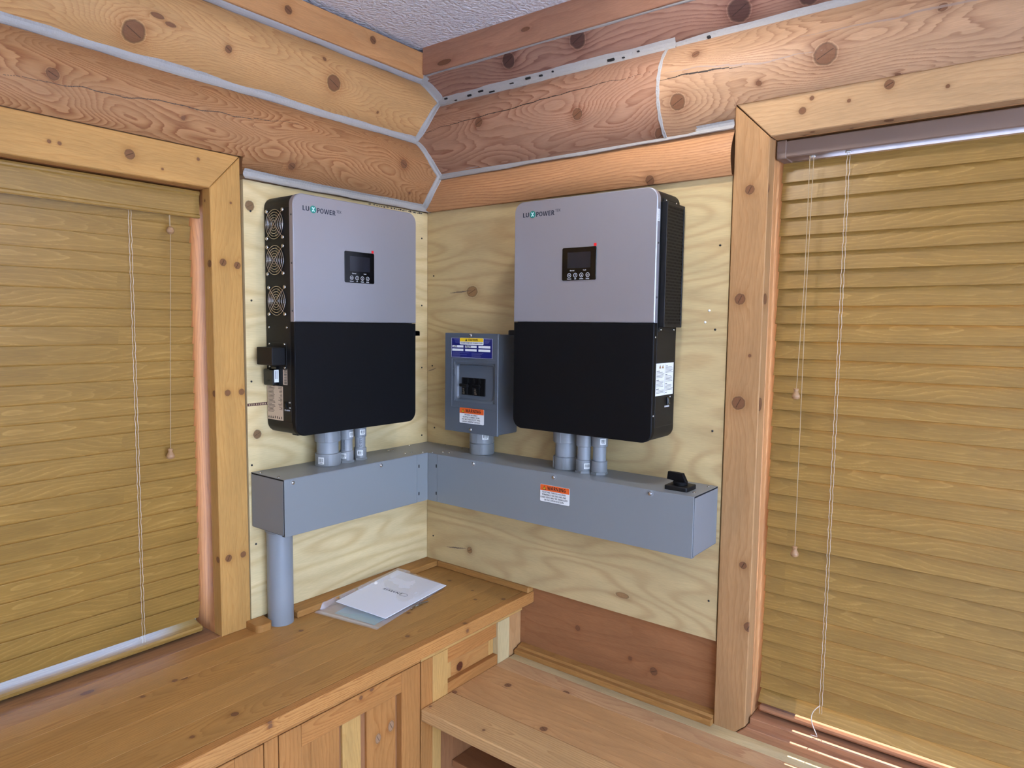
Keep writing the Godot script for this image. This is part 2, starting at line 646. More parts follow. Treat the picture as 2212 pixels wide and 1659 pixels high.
func make_woods() -> void:
	# logs: u from the corner outwards, v up round the log from its lower seam
	wood_spec("log_l_top", 1.5, 0.27, 1000, 11, 0, 0.0042, Color(0.754, 0.577, 0.372), Color(0.607, 0.409, 0.242),
		[[0.434, 0.10, 0.021], [0.462, 0.16, 0.006], [0.755, 0.095, 0.009], [0.978, 0.065, 0.024], [0.93, 0.115, 0.006, 2.5], [0.90, 0.105, 0.005, 2.5], [0.03, 0.10, 0.009], [0.26, 0.06, 0.004]],
		{"amp": 0.045, "fu": 1.3, "fv": 4.5, "slope": 0.32, "con": 0.75, "spec": 0.3})
	wood_spec("log_l_low", 1.5, 0.25, 1000, 23, 0, 0.006, Color(0.656, 0.476, 0.312), Color(0.476, 0.295, 0.172),
		[[0.166, 0.135, 0.013], [0.5625, 0.055, 0.010], [0.874, 0.12, 0.005], [1.148, 0.145, 0.012], [0.12, 0.05, 0.004]],
		{"amp": 0.075, "fu": 1.7, "fv": 6.0, "slope": 0.22, "con": 1.0, "pow": 2.2, "spec": 0.3, "cracks": [[0.5, 1.3, 0.175, 0.115, 0.0011, 0.25]]})
	wood_spec("log_r_top", 1.7, 0.16, 1000, 35, 0, 0.007, Color(0.588, 0.441, 0.363), Color(0.395, 0.261, 0.216),
		[[0.377, 0.075, 0.021], [0.621, 0.08, 0.023], [1.07, 0.045, 0.026], [1.23, 0.04, 0.022]],
		{"amp": 0.03, "fu": 1.2, "fv": 5.0, "slope": 0.5, "con": 0.95, "spec": 0.3, "knot": Color(0.27, 0.18, 0.16)})
	wood_spec("log_r_mid", 0.95, 0.28, 1000, 41, 0, 0.007, Color(0.654, 0.495, 0.388), Color(0.473, 0.306, 0.223),
		[[0.276, 0.15, 0.014], [0.633, 0.115, 0.015], [0.872, 0.02, 0.02]],
		{"amp": 0.07, "fu": 1.6, "fv": 5.0, "slope": 0.22, "con": 0.85, "pow": 2.2, "spec": 0.3, "cracks": [[0.02, 0.86, 0.155, 0.19, 0.0014, 0.12]]})
	wood_spec("log_r_mid_outer", 1.1, 0.28, 1000, 43, 0, 0.005, Color(0.704, 0.552, 0.413), Color(0.502, 0.350, 0.250),
		[[0.05, 0.095, 0.019], [0.40, 0.145, 0.023], [0.25, 0.11, 0.007], [0.537, 0.06, 0.006], [0.09, 0.21, 0.01], [0.62, 0.19, 0.009]],
		{"amp": 0.04, "fu": 1.5, "fv": 5.0, "slope": 0.3, "con": 0.8, "spec": 0.3, "cracks": [[0.0, 0.4, 0.175, 0.15, 0.0024, 0.62], [0.3, 1.1, 0.2, 0.175, 0.003, 0.6], [0.0, 0.22, 0.155, 0.16, 0.002, 0.12]]})
	wood_spec("log_r_low", 1.15, 0.14, 1000, 47, 2, 0.0075, Color(0.736, 0.536, 0.363), Color(0.570, 0.376, 0.245),
		[[0.84, 0.012, 0.012]], {"amp": 0.02, "fu": 1.6, "fv": 5.0, "slope": 0.9, "con": 0.9, "spec": 0.3})
	# dressed timber
	wood_spec("beam_wood", 1.5, 0.12, 900, 51, 2, 0.012, Color(0.760, 0.553, 0.353), Color(0.684, 0.466, 0.274),
		[[0.2665, 0.06, 0.011], [0.5634, 0.045, 0.011]], {"amp": 0.02, "con": 0.6, "spec": 0.3})
	wood_spec("beam_wood_right", 1.5, 0.12, 900, 53, 2, 0.012, Color(0.662, 0.480, 0.370), Color(0.570, 0.384, 0.290),
		[[0.13, 0.035, 0.008, 3.5], [0.45, 0.06, 0.006, 2.5]], {"amp": 0.02, "con": 0.6, "spec": 0.3})
	wood_spec("casing_left_wood", 1.35, 0.1, 1000, 61, 2, 0.006, Color(0.722, 0.542, 0.304), Color(0.636, 0.439, 0.224),
		[[0.99, 0.075, 0.009], [0.995, 0.035, 0.009], [0.655, 0.08, 0.008], [0.655, 0.04, 0.008], [0.21, 0.075, 0.008], [0.21, 0.032, 0.009], [1.15, 0.06, 0.003]],
		{"amp": 0.012, "con": 0.5, "slope": 0.5, "spec": 0.25, "bump": 0.03})
	wood_spec("casing_head_wood", 1.3, 0.1, 1000, 63, 2, 0.006, Color(0.722, 0.542, 0.312), Color(0.636, 0.439, 0.230),
		[[0.285, 0.05, 0.011], [0.36, 0.03, 0.003], [0.14, 0.045, 0.004], [0.12, 0.045, 0.004], [0.45, 0.07, 0.004], [0.6, 0.03, 0.003]],
		{"amp": 0.012, "con": 0.5, "slope": 0.5, "spec": 0.25, "bump": 0.03})
	wood_spec("casing_right_wood", 1.65, 0.1, 1000, 65, 2, 0.007, Color(0.672, 0.507, 0.334), Color(0.580, 0.404, 0.246),
		[[1.396, 0.044, 0.011], [1.13, 0.03, 0.013], [0.87, 0.036, 0.016], [0.457, 0.064, 0.009], [0.99, 0.06, 0.004], [0.3, 0.085, 0.012]],
		{"amp": 0.015, "con": 0.55, "slope": 0.5, "spec": 0.25, "bump": 0.04})
	wood_spec("casing_right_head_wood", 1.3, 0.1, 1000, 67, 2, 0.007, Color(0.722, 0.576, 0.409), Color(0.616, 0.459, 0.307),
		[[0.16, 0.05, 0.008], [0.18, 0.075, 0.005], [0.34, 0.075, 0.010], [0.26, 0.055, 0.004], [0.45, 0.05, 0.004]],
		{"amp": 0.015, "con": 0.5, "slope": 0.5, "spec": 0.2, "bump": 0.08})
	wood_spec("jamb_wood", 1.3, 0.22, 800, 71, 2, 0.009, Color(0.72, 0.48, 0.28), Color(0.55, 0.33, 0.17), [[0.4, 0.1, 0.006]], {"amp": 0.02, "con": 0.7, "slope": 0.6})
	wood_spec("jamb_right_wood", 1.6, 0.22, 800, 72, 2, 0.007, Color(0.80, 0.57, 0.36), Color(0.62, 0.40, 0.23), [[0.085, 0.03, 0.01]], {"amp": 0.02, "con": 0.8, "slope": 0.6})
	wood_spec("sill_wood", 1.3, 0.2, 800, 73, 2, 0.011, Color(0.60, 0.43, 0.28), Color(0.45, 0.31, 0.21), [[0.3, 0.13, 0.009, 2.0]], {"amp": 0.02, "con": 0.7, "slope": 0.6})
	wood_spec("sill_right_wood", 1.3, 0.2, 800, 74, 2, 0.011, Color(0.66, 0.46, 0.32), Color(0.52, 0.35, 0.24), [], {"amp": 0.02, "con": 0.7, "slope": 0.6})
	# plywood faces, peeled veneer with broad figures
	wood_spec("ply_left", 0.72, 1.24, 800, 81, 0, 0.05, Color(0.83, 0.74, 0.55), Color(0.70, 0.58, 0.39),
		[[0.03, 0.52, 0.012], [0.02, 1.135, 0.013]], {"amp": 0.15, "fu": 0.9, "fv": 4.6, "slope": 0.35, "con": 0.5, "soft": true, "pow": 2.5, "spec": 0.2, "fib": 0.03, "blot": 0.05, "knot": Color(0.42, 0.3, 0.2), "rough": 0.7})
	wood_spec("ply_right", 1.1, 1.24, 800, 85, 0, 0.045, Color(0.765, 0.665, 0.475), Color(0.610, 0.485, 0.325),
		[[0.203, 0.93, 0.017, 1.3], [0.2, 0.066, 0.011], [0.78, 0.055, 0.008, 2.6]], {"amp": 0.16, "fu": 1.0, "fv": 4.2, "slope": 0.3, "con": 0.4, "soft": true, "pow": 2.5, "spec": 0.2, "fib": 0.03, "blot": 0.06, "knot": Color(0.58, 0.42, 0.27), "rough": 0.7,
		"cracks": [[0.10, 0.2, 0.928, 0.932, 0.002, 0.38], [0.09, 0.19, 0.06, 0.066, 0.002, 0.38], [0.0, 0.045, 0.66, 0.67, 0.0015, 0.4]]})
	# counters: planks laid along z (u) and x (v)
	wood_spec("plank_a", 1.4, 0.12, 900, 91, 1, 0.006, Color(0.688, 0.504, 0.274), Color(0.559, 0.378, 0.185), [[0.48, 0.045, 0.006], [0.17, 0.02, 0.005], [0.113, 0.085, 0.006], [0.98, 0.035, 0.008], [1.08, 0.045, 0.005]], {"amp": 0.02, "d0": 0.004, "taper": 0.035, "v0": 0.05, "con": 0.75, "fv": 4.0})
	wood_spec("plank_b", 1.4, 0.12, 900, 92, 1, 0.005, Color(0.705, 0.521, 0.289), Color(0.559, 0.378, 0.185), [[1.0, 0.04, 0.006], [0.65, 0.04, 0.006], [0.75, 0.07, 0.004]], {"amp": 0.015, "d0": 0.03, "taper": -0.02, "v0": 0.02, "con": 0.7, "fv": 4.0})
	wood_spec("plank_c", 1.4, 0.12, 900, 93, 2, 0.008, Color(0.662, 0.470, 0.252), Color(0.550, 0.370, 0.178), [[1.15, 0.05, 0.007, 2.0], [0.3, 0.03, 0.004]], {"amp": 0.02, "slope": 0.4, "con": 0.6})
	wood_spec("plank_edge", 1.4, 0.05, 1000, 94, 1, 0.004, Color(0.722, 0.504, 0.274), Color(0.516, 0.302, 0.137), [[0.33, 0.02, 0.005], [0.96, 0.03, 0.005]], {"amp": 0.012, "d0": 0.004, "taper": 0.03, "v0": 0.045, "con": 1.0})
	wood_spec("bench_a", 1.3, 0.13, 900, 95, 1, 0.007, Color(0.763, 0.601, 0.398), Color(0.614, 0.446, 0.272), [[0.197, 0.085, 0.004], [0.01, 0.09, 0.004]], {"amp": 0.025, "d0": 0.003, "taper": 0.03, "v0": 0.06, "con": 0.9, "fv": 4.0})
	wood_spec("bench_b", 1.3, 0.13, 900, 96, 2, 0.011, Color(0.735, 0.553, 0.359), Color(0.632, 0.446, 0.272), [[0.315, 0.07, 0.010], [0.01, 0.08, 0.008]], {"amp": 0.02, "slope": 0.4, "con": 0.6})
	wood_spec("bench_c", 1.3, 0.13, 900, 97, 2, 0.009, Color(0.744, 0.582, 0.407), Color(0.614, 0.427, 0.291), [[0.26, 0.06, 0.012]], {"amp": 0.025, "slope": 0.4, "con": 0.7})
	wood_spec("bench_pale", 1.3, 0.1, 700, 98, 2, 0.02, Color(0.774, 0.679, 0.488), Color(0.702, 0.586, 0.396), [], {"amp": 0.01, "slope": 0.4, "con": 0.4})
	wood_spec("door_wood", 0.9, 0.16, 800, 101, 2, 0.006, Color(0.679, 0.459, 0.244), Color(0.568, 0.344, 0.155), [], {"amp": 0.012, "slope": 0.5, "con": 0.6})
	wood_spec("door_knotty", 0.9, 0.12, 900, 102, 2, 0.008, Color(0.679, 0.459, 0.244), Color(0.568, 0.344, 0.155), [[0.678, 0.077, 0.009, 1.4], [0.691, 0.032, 0.010, 1.4]], {"amp": 0.012, "slope": 0.4, "con": 0.6, "knot": Color(0.66, 0.52, 0.40)})
	wood_spec("cabinet_pale", 0.9, 0.12, 800, 103, 1, 0.006, Color(0.766, 0.586, 0.334), Color(0.669, 0.476, 0.243), [], {"amp": 0.02, "d0": 0.004, "taper": 0.06, "con": 0.6})
	wood_spec("cabinet_rail", 0.7, 0.1, 900, 104, 1, 0.005, Color(0.705, 0.476, 0.252), Color(0.568, 0.336, 0.155), [[0.155, 0.06, 0.006], [0.19, 0.052, 0.005]], {"amp": 0.02, "d0": 0.003, "taper": 0.05, "con": 0.9})
	wood_spec("cabinet_inset", 0.5, 0.2, 800, 105, 2, 0.012, Color(0.722, 0.508, 0.281), Color(0.619, 0.394, 0.200), [[0.26, 0.12, 0.013]], {"amp": 0.03, "slope": 0.4, "con": 0.7, "knot": Color(0.3, 0.12, 0.07)})
	wood_spec("log_board", 1.2, 0.4, 700, 106, 2, 0.02, Color(0.589, 0.399, 0.257), Color(0.515, 0.332, 0.199), [[0.2, 0.14, 0.008], [0.455, 0.085, 0.011], [0.38, 0.1, 0.006]], {"amp": 0.04, "slope": 0.3, "con": 0.6, "rough": 0.35})
	# blind slats
	for k in 3:
		wood_spec("slat_%d" % k, 1.3, 0.055, 800, 121 + k, 1 if k != 1 else 2, 0.005, Color(0.56, 0.425, 0.20), Color(0.70, 0.55, 0.30), [],
			{"amp": 0.02, "d0": 0.004, "taper": 0.03, "v0": 0.03, "con": 0.8, "fv": 5.0, "pow": 5.0, "slope": 0.5, "through": Color(0.16, 0.13, 0.06), "rough": 0.42, "spec": 0.45, "fib": 0.05})


# ------------------------------------------------------------------ walls
func log_depth(y: float, yc: float, half: float, b: float) -> float:
	var r := (half * half + b * b) / (2.0 * b)
	return b - r + sqrt(maxf(r * r - (y - yc) * (y - yc), 0.0))


# wall coordinates (x along the wall, y up, z out of it) of the left wall: x runs towards the corner, so x = -z of the world
func log_piece(mb: MB, x0: float, x1: float, ylo: float, yhi: float, yc: float, half: float, b: float, sd: int, ubase: float, usign: float, tsize: Vector2, fade := []) -> void:
	var nz := FastNoiseLite.new()
	nz.seed = sd
	nz.frequency = 1.6
	var nu := maxi(2, int(absf(x1 - x0) / 0.05))
	var nv := 16
	var grid := []
	for i in nu + 1:
		var x := lerpf(x0, x1, float(i) / nu)
		var row := []
		var arc := 0.0
		var prev := Vector2.ZERO
		for j in nv + 1:
			var s := float(j) / nv
			var y := yc + half * clampf(-cos(PI * s) * 1.0, -1, 1)
			y = clampf(y, ylo, yhi)
			var wob := 0.0035 * nz.get_noise_2d(x * 1.5, y * 5.0) * sin(PI * clampf((y - yc + half) / (2.0 * half), 0.0, 1.0))
			var ye := y
			if ylo > yc - half + 0.01 and y < yc and ylo < yc:
				ye = yc - (yc - y) * half / (yc - ylo)
			if fade:
				var yl := lerpf(fade[2], ylo, smoothstep(0.0, 1.0, clampf(absf(x - fade[0]) / fade[1], 0.0, 1.0)))
				if y < yc:
					ye = yc - minf((yc - y) / (yc - yl), 1.0) * half
			var p := Vector3(x, y, log_depth(ye, yc, half, b) + wob)
			var q := Vector2(y, log_depth(ye, yc, half, b))
			if j > 0:
				arc += q.distance_to(prev)
			else:
				arc = y - (yc - half)
			prev = q
			row.append([p, Vector2(((x - ubase) * usign) / tsize.x, arc / tsize.y)])
		grid.append(row)
	for i in nu:
		for j in nv:
			var a: Vector3 = grid[i][j][0]
			var c: Vector3 = grid[i][j + 1][0]
			if a.distance_to(c) < 1e-5:
				continue
			var r := (half * half + b * b) / (2.0 * b)
			var na := Vector3(0, a.y - yc, a.z - b + r).normalized()
			var nc := Vector3(0, c.y - yc, c.z - b + r).normalized()
			var at := mb.v.size()
			var pts := [grid[i][j], grid[i + 1][j], grid[i + 1][j + 1], grid[i][j + 1]]
			mb.quadn(pts[0][0], pts[1][0], pts[2][0], pts[3][0], na, na, nc, nc)
			# the builder may swap corners: match the coordinates by place
			for k in range(at, mb.v.size()):
				var local: Vector3 = mb.t.affine_inverse() * mb.v[k]
				for pt in pts:
					if local.distance_squared_to(pt[0]) < 1e-10:
						mb.uv[k] = pt[1]
	# underside where the log was cut off flat, top, back
	var zb := -0.02
	for yy in [ylo, yhi]:
		var d: float = grid[0][0 if yy == ylo else nv][0].z
		if d > 0.008:
			var m := Vector3.DOWN if yy == ylo else Vector3.UP
			mb.quad(Vector3(x0, yy, zb), Vector3(x1, yy, zb), Vector3(x1, yy, d), Vector3(x0, yy, d), m)
	for xx in [x0, x1]:
		for j in nv:
			var a2: Vector3 = grid[0 if xx == x0 else nu][j][0]
			var c2: Vector3 = grid[0 if xx == x0 else nu][j + 1][0]
			if a2.distance_to(c2) > 1e-5:
				mb.quad(a2, c2, Vector3(xx, c2.y, zb), Vector3(xx, a2.y, zb), Vector3.RIGHT * signf(xx - (x0 + x1) / 2))


# a strip of sealant along a seam between logs; widths wander a little
func seam_strip(mb: MB, x0: float, x1: float, y: float, half: float, edge: float, mid: float, sd: int, slant := 0.0) -> void:
	var nz := FastNoiseLite.new()
	nz.seed = sd
	nz.frequency = 4.0
	var nu := maxi(2, int(absf(x1 - x0) / 0.02))
	var prev := []
	for i in nu + 1:
		var x := lerpf(x0, x1, float(i) / nu)
		var yo := y + slant * (x - x0)
		var h1 := half * (1.0 + 0.3 * nz.get_noise_1d(x))
		var h2 := half * (1.0 + 0.3 * nz.get_noise_1d(x + 9.0))
		var row := [Vector3(x, yo - h1, edge - 0.004), Vector3(x, yo - h1 + 0.001, edge), Vector3(x, yo - h1 * 0.5, lerpf(edge, mid, 0.7)), Vector3(x, yo, mid), Vector3(x, yo + h2 * 0.5, lerpf(edge, mid, 0.7)), Vector3(x, yo + h2 - 0.001, edge), Vector3(x, yo + h2, edge - 0.004)]
		if prev:
			for j in 6:
				var m := Vector3(0, -(row[j + 1].z - row[j].z), row[j + 1].y - row[j].y).normalized()
				mb.quad(prev[j], row[j], row[j + 1], prev[j + 1], m)
		prev = row


# depth of the left and right log walls at a height, for the sealant in the corner
func left_depth(y: float) -> float:
	if y > 1.0575:
		return log_depth(y, 1.155, 0.0985, 0.06)
	return log_depth(y, 0.951, 0.1065, 0.06)


func right_depth(y: float) -> float:
	if y > 1.183:
		return log_depth(y, 1.28, 0.097, 0.05)
	if y > 0.945:
		return log_depth(y, 1.064, 0.119, 0.06)
	return low_depth(y)


func low_depth(y: float) -> float:
	return 0.002 + 0.024 * sin(PI * clampf((0.945 - y) / 0.13, 0.0, 1.0))


func room() -> void:
	# left wall, turned so that its own x runs towards the corner
	var wl := thing("wall_left", "log wall with the left window, honey-coloured round logs and grey sealant", "wall", Vector3.ZERO, PI / 2, "", "structure")
	var core := MB.new()
	core.box(Vector3(-3.4, FLOOR_Y, -0.24), Vector3(-1.95, CEIL, -0.022))
	core.box(Vector3(-0.772, FLOOR_Y, -0.24), Vector3(0.24, CEIL, -0.022))
	core.box(Vector3(-1.95, FLOOR_Y, -0.24), Vector3(-0.772, -0.43, -0.022))
	core.box(Vector3(-1.95, 0.82, -0.24), Vector3(-0.772, CEIL, -0.022))
	part(wl, "wall_core", core, M.wall_plain)
	var l1 := MB.new()
	log_piece(l1, -3.2, 0.02, 1.0565, 1.2535, 1.155, 0.0985, 0.06, 1, 0.0, -1.0, T.log_l_top)
	part(wl, "log", l1, M.log_l_top, "upper log of the left wall with a large dark knot")
	var l2 := MB.new()
	log_piece(l2, -0.69, 0.02, 0.8445, 1.0575, 0.951, 0.1065, 0.06, 2, 0.0, -1.0, T.log_l_low, [-0.69, 0.14, 0.889])
	log_piece(l2, -3.2, -0.69, 0.889, 1.0575, 0.951, 0.1065, 0.06, 2, 0.0, -1.0, T.log_l_low)
	part(wl, "log", l2, M.log_l_low, "lower log of the left wall with swirling grain")
	var l3 := MB.new()
	log_piece(l3, -3.2, -1.95, 0.66, 0.8445, 0.745, 0.0995, 0.06, 3, 0.0, -1.0, T.log_l_low)
	part(wl, "log", l3, M.log_l_low)
	var c := MB.new()
	seam_strip(c, -3.2, -0.02, 1.0575, 0.0135, 0.019, 0.012, 3)
	part(wl, "sealant_strip", c, M.chink)
	c = MB.new()
	seam_strip(c, -3.2, -0.02, 1.2515, 0.0145, 0.028, 0.022, 4)
	part(wl, "sealant_strip", c, M.chink)
	c = MB.new()
	seam_strip(c, -0.692, 0.0, 0.8445, 0.0125, 0.016, 0.007, 5)
	part(wl, "sealant_strip", c, M.chink)
	# right wall
	var wr := thing("wall_right", "log wall with the right window, rosy round logs and grey sealant", "wall", Vector3.ZERO, 0.0, "", "structure")
	core = MB.new()
	core.box(Vector3(2.22, FLOOR_Y, -0.24), Vector3(3.4, CEIL, -0.022))
	core.box(Vector3(-0.022, FLOOR_Y, -0.24), Vector3(1.143, CEIL, -0.0225))
	core.box(Vector3(1.143, FLOOR_Y, -0.24), Vector3(2.22, -0.61, -0.022))
	core.box(Vector3(1.143, 0.93, -0.24), Vector3(2.22, CEIL, -0.022))
	part(wr, "wall_core", core, M.wall_plain)
	var r1 := MB.new()
	log_piece(r1, -0.02, 3.2, 1.182, 1.30, 1.28, 0.097, 0.05, 6, 0.0, 1.0, T.log_r_top)
	part(wr, "log", r1, M.log_r_top, "dark top log of the right wall under the beam")
	var r2 := MB.new()
	log_piece(r2, -0.02, 0.875, 0.945, 1.183, 1.064, 0.119, 0.06, 7, 0.0, 1.0, T.log_r_mid)
	part(wr, "log", r2, M.log_r_mid, "log between the corner and the butt joint, with a thin dark crack")
	var r3 := MB.new()
	log_piece(r3, 0.879, 1.062, 0.945, 1.183, 1.064, 0.119, 0.06, 8, 0.879, 1.0, T.log_r_mid_outer, [1.062, 0.12, 1.0035])
	log_piece(r3, 1.062, 3.2, 1.0035, 1.183, 1.064, 0.119, 0.06, 8, 0.879, 1.0, T.log_r_mid_outer)
	part(wr, "log", r3, M.log_r_mid_outer, "pale log beyond the butt joint, with a sealed white crack")
	var r4 := MB.new()
	var rows := []
	for j in 11:
		var y := lerpf(0.834, 0.945, j / 10.0)
		rows.append([y, low_depth(y)])
	for j in 10:
		var a: Array = rows[j]
		var b: Array = rows[j + 1]
		var m := Vector3(0, -(b[1] - a[1]), b[0] - a[0]).normalized()
		r4.quad(Vector3(-0.02, a[0], a[1]), Vector3(1.061, a[0], a[1]), Vector3(1.061, b[0], b[1]), Vector3(-0.02, b[0], b[1]), m)
	r4.quad(Vector3(-0.02, 0.834, -0.02), Vector3(1.061, 0.834, -0.02), Vector3(1.061, 0.834, rows[0][1]), Vector3(-0.02, 0.834, rows[0][1]), Vector3.DOWN)
	r4.wood_uv(0, T.log_r_low, Vector2(0.0, -0.832))
	part(wr, "log", r4, M.log_r_low, "trimmed log just above the right plywood panel")
	var r5 := MB.new()
	r5.box(Vector3(0.40, BENCH - 0.03, -0.03), Vector3(1.062, -0.34, -0.02))
	r5.wood_uv(0, T.log_board, Vector2(-0.42, 0.60))
	part(wr, "log_face", r5, M.log_board, "dark flat timber under the plywood")
	c = MB.new()
	seam_strip(c, 0.03, 0.9, 1.183, 0.0175, 0.018, 0.011, 12, -0.004)
	seam_strip(c, 0.9, 3.2, 1.175, 0.0125, 0.014, 0.010, 13, 0.012)
	part(wr, "sealant_strip", c, M.chink, "ragged grey sealant with gaps")
	c = MB.new()
	seam_strip(c, 0.05, 1.061, 0.946, 0.0115, 0.014, 0.007, 14, 0.01)
	part(wr, "sealant_strip", c, M.chink)
	c = MB.new()
	seam_strip(c, 0.03, 3.2, 1.268, 0.008, 0.052, 0.05, 15)
	part(wr, "sealant_strip", c, M.chink)
	# dark splits in the ragged strip
	var gaps := MB.new()
	var rg := RandomNumberGenerator.new()
	rg.seed = 8
	for g in [[0.09, 1.19], [0.135, 1.177], [0.19, 1.182], [0.235, 1.186], [0.28, 1.176], [0.36, 1.186], [0.42, 1.189], [0.47, 1.187], [0.515, 1.19], [0.70, 1.182], [0.745, 1.18], [0.79, 1.186], [0.985, 1.178]]:
		var ln := rg.randf_range(0.006, 0.022)
		var th := rg.randf_range(0.0012, 0.003)
		gaps.box(Vector3(g[0], g[1] - th, 0.009), Vector3(g[0] + ln, g[1] + th, 0.0165), 0.001)
	part(wr, "sealant_gap", gaps, M.caulk_dark).set_meta("kind", "stuff")
	# butt joint round the middle log
	var jt := MB.new()
	var pr := []
	for j in 25:
		var y := lerpf(0.95, 1.178, j / 23.2)
		var d := log_depth(y, 1.064, 0.119, 0.06)
		var w := 0.0045 + 0.001 * sin(j * 1.9)
		var row := [Vector3(0.877 - w, y, d - 0.003), Vector3(0.877 - w * 0.8, y, d + 0.003), Vector3(0.877 + w * 0.8, y, d + 0.003), Vector3(0.877 + w, y, d - 0.003)]
		if pr:
			var m := Vector3(0, y - 1.064, d + 0.088).normalized()
			for k in 3:
				jt.quad(pr[k], pr[k + 1], row[k + 1], row[k], (m + Vector3((k - 1) * 0.7, 0, 0)).normalized())
		pr = row
	part(wr, "joint_sealant", jt, M.chink)
	# sealant down the corner, zigzag where the logs of the two walls meet
	var cs := MB.new()
	var nz := FastNoiseLite.new()
	nz.seed = 6
	nz.frequency = 9.0
	pr = []
	for j in 90:
		var y := lerpf(0.837, 1.272, j / 89.0)
		var xl := left_depth(y)
		var zr := right_depth(y)
		if y > 1.252:
			xl = 0.02
		var wa := 0.014 + 0.003 * nz.get_noise_1d(y)
		var wb := 0.013 + 0.003 * nz.get_noise_1d(y + 5.0) + (0.02 if y > 1.183 else 0.0) * smoothstep(1.183, 1.2, y) * (1.0 - smoothstep(1.25, 1.27, y))
		var row := [Vector3(xl - 0.004, y, zr + wa + 0.002), Vector3(xl + 0.0025, y, zr + wa), Vector3(xl + 0.005, y, zr + 0.006), Vector3(xl + wb, y, zr + 0.0025), Vector3(xl + wb + 0.002, y, zr - 0.004)]
		if pr:
			for k in 4:
				var e: Vector3 = row[k + 1] - row[k]
				var m := e.cross(row[k] - pr[k]).normalized()
				if m.dot(Vector3(1, 0, 1)) < 0.0:
					m = -m
				cs.quad(pr[k], pr[k + 1], row[k + 1], row[k], m)
		pr = row
	part(wr, "corner_sealant", cs, M.chink, "grey sealant zigzagging down the log corner")
	# squared beams under the ceiling
	var tb := board(self, "trim_1", Vector3(-0.1, 1.256, 0.045), Vector3(0.032, 1.337, 3.2), 2, "beam_wood", Vector2(0, -1.25), 0.002)
	tag(tb, "squared pine beam along the top of the left wall", "beam", "", "structure")
	var tr := board(self, "trim_2", Vector3(0.032, 1.266, -0.1), Vector3(3.2, CEIL + 0.002, 0.058), 0, "beam_wood_right", Vector2(0, -1.25), 0.002)
	tag(tr, "squared pine beam along the top of the right wall", "beam", "", "structure")
	var fo := MB.new()
	fo.box(Vector3(-0.1, 1.335, 0.06), Vector3(0.004, CEIL + 0.004, 3.2))
	var ft := part(self, "trim_3", fo, M.foam_grey)
	tag(ft, "dark blue-grey gap filler between left beam and ceiling", "filler", "", "structure")
	# ceiling, floor, the two walls behind the camera
	var ce := MB.new()
	ce.box(Vector3(-0.3, CEIL, -0.3), Vector3(3.5, CEIL + 0.2, 3.5))
	var cn := part(self, "ceiling", ce, M.ceiling)
	tag(cn, "off-white textured plaster ceiling", "ceiling", "", "structure")
	var fl := thing("floor", "brown timber floor below the counters", "floor", Vector3.ZERO, 0, "", "structure")
	for k in 17:
		var fb := MB.new()
		fb.box(Vector3(-0.02, FLOOR_Y - 0.02, 0.19 * k - 0.02), Vector3(3.22, FLOOR_Y, 0.19 * k + 0.168), 0.002)
		part(fl, "floor_board", fb, M.floor_wood)
	var fs := MB.new()
	fs.box(Vector3(-0.3, FLOOR_Y - 0.2, -0.3), Vector3(3.5, FLOOR_Y - 0.012, 3.5))
	part(fl, "subfloor", fs, M.floor_wood)
	var wb := MB.new()
	wb.box(Vector3(-0.3, FLOOR_Y, 3.2), Vector3(3.5, CEIL, 3.4))
	var wbn := part(self, "wall_back", wb, M.plaster)
	tag(wbn, "plain off-white wall behind the viewer", "wall", "", "structure")
	var ws := MB.new()
	ws.box(Vector3(3.2, FLOOR_Y, -0.3), Vector3(3.4, CEIL, 0.3))
	ws.box(Vector3(3.2, FLOOR_Y, 3.0), Vector3(3.4, CEIL, 3.5))
	ws.box(Vector3(3.2, FLOOR_Y, 0.3), Vector3(3.4, -1.1, 3.0))
	ws.box(Vector3(3.2, 1.28, 0.3), Vector3(3.4, CEIL, 3.0))
	var wsn := part(self, "wall_side", ws, M.plaster)
	tag(wsn, "off-white wall facing the left window, with a wide window", "wall", "", "structure")
	var w := thing("window_3", "wide picture window facing the left wall", "window", Vector3(3.3, 0, 1.65), PI / 2, "", "structure")
	var hw := 1.35
	var f := MB.new()
	f.box(Vector3(-hw, -1.1, -0.03), Vector3(hw, -1.04, 0.03))
	f.box(Vector3(-hw, 1.22, -0.03), Vector3(hw, 1.28, 0.03))
	for x in [-hw, -0.025, hw - 0.05]:
		f.box(Vector3(x, -1.1, -0.03), Vector3(x + 0.05, 1.28, 0.03))
	part(w, "window_frame", f, M.sash)
	for s in [-1, 1]:
		var g := MB.new()
		g.box(Vector3(s * 0.025, -1.04, -0.002), Vector3(s * (hw - 0.05), 1.22, 0.002))
		part(w, "glass_pane", g, M.glass)


# a board with mitred ends in wall coordinates: four corners of its face, pushed back
func mitred(parent: Node, called: String, face: Array, z0: float, z1: float, grain: int, wood: String, off: Vector2) -> void:
	var b := MB.new()
	b.extr(PackedVector2Array(face), z0, z1, false, 0.002)
	b.wood_uv(grain, T[wood], off)
	part(parent, called, b, M[wood])


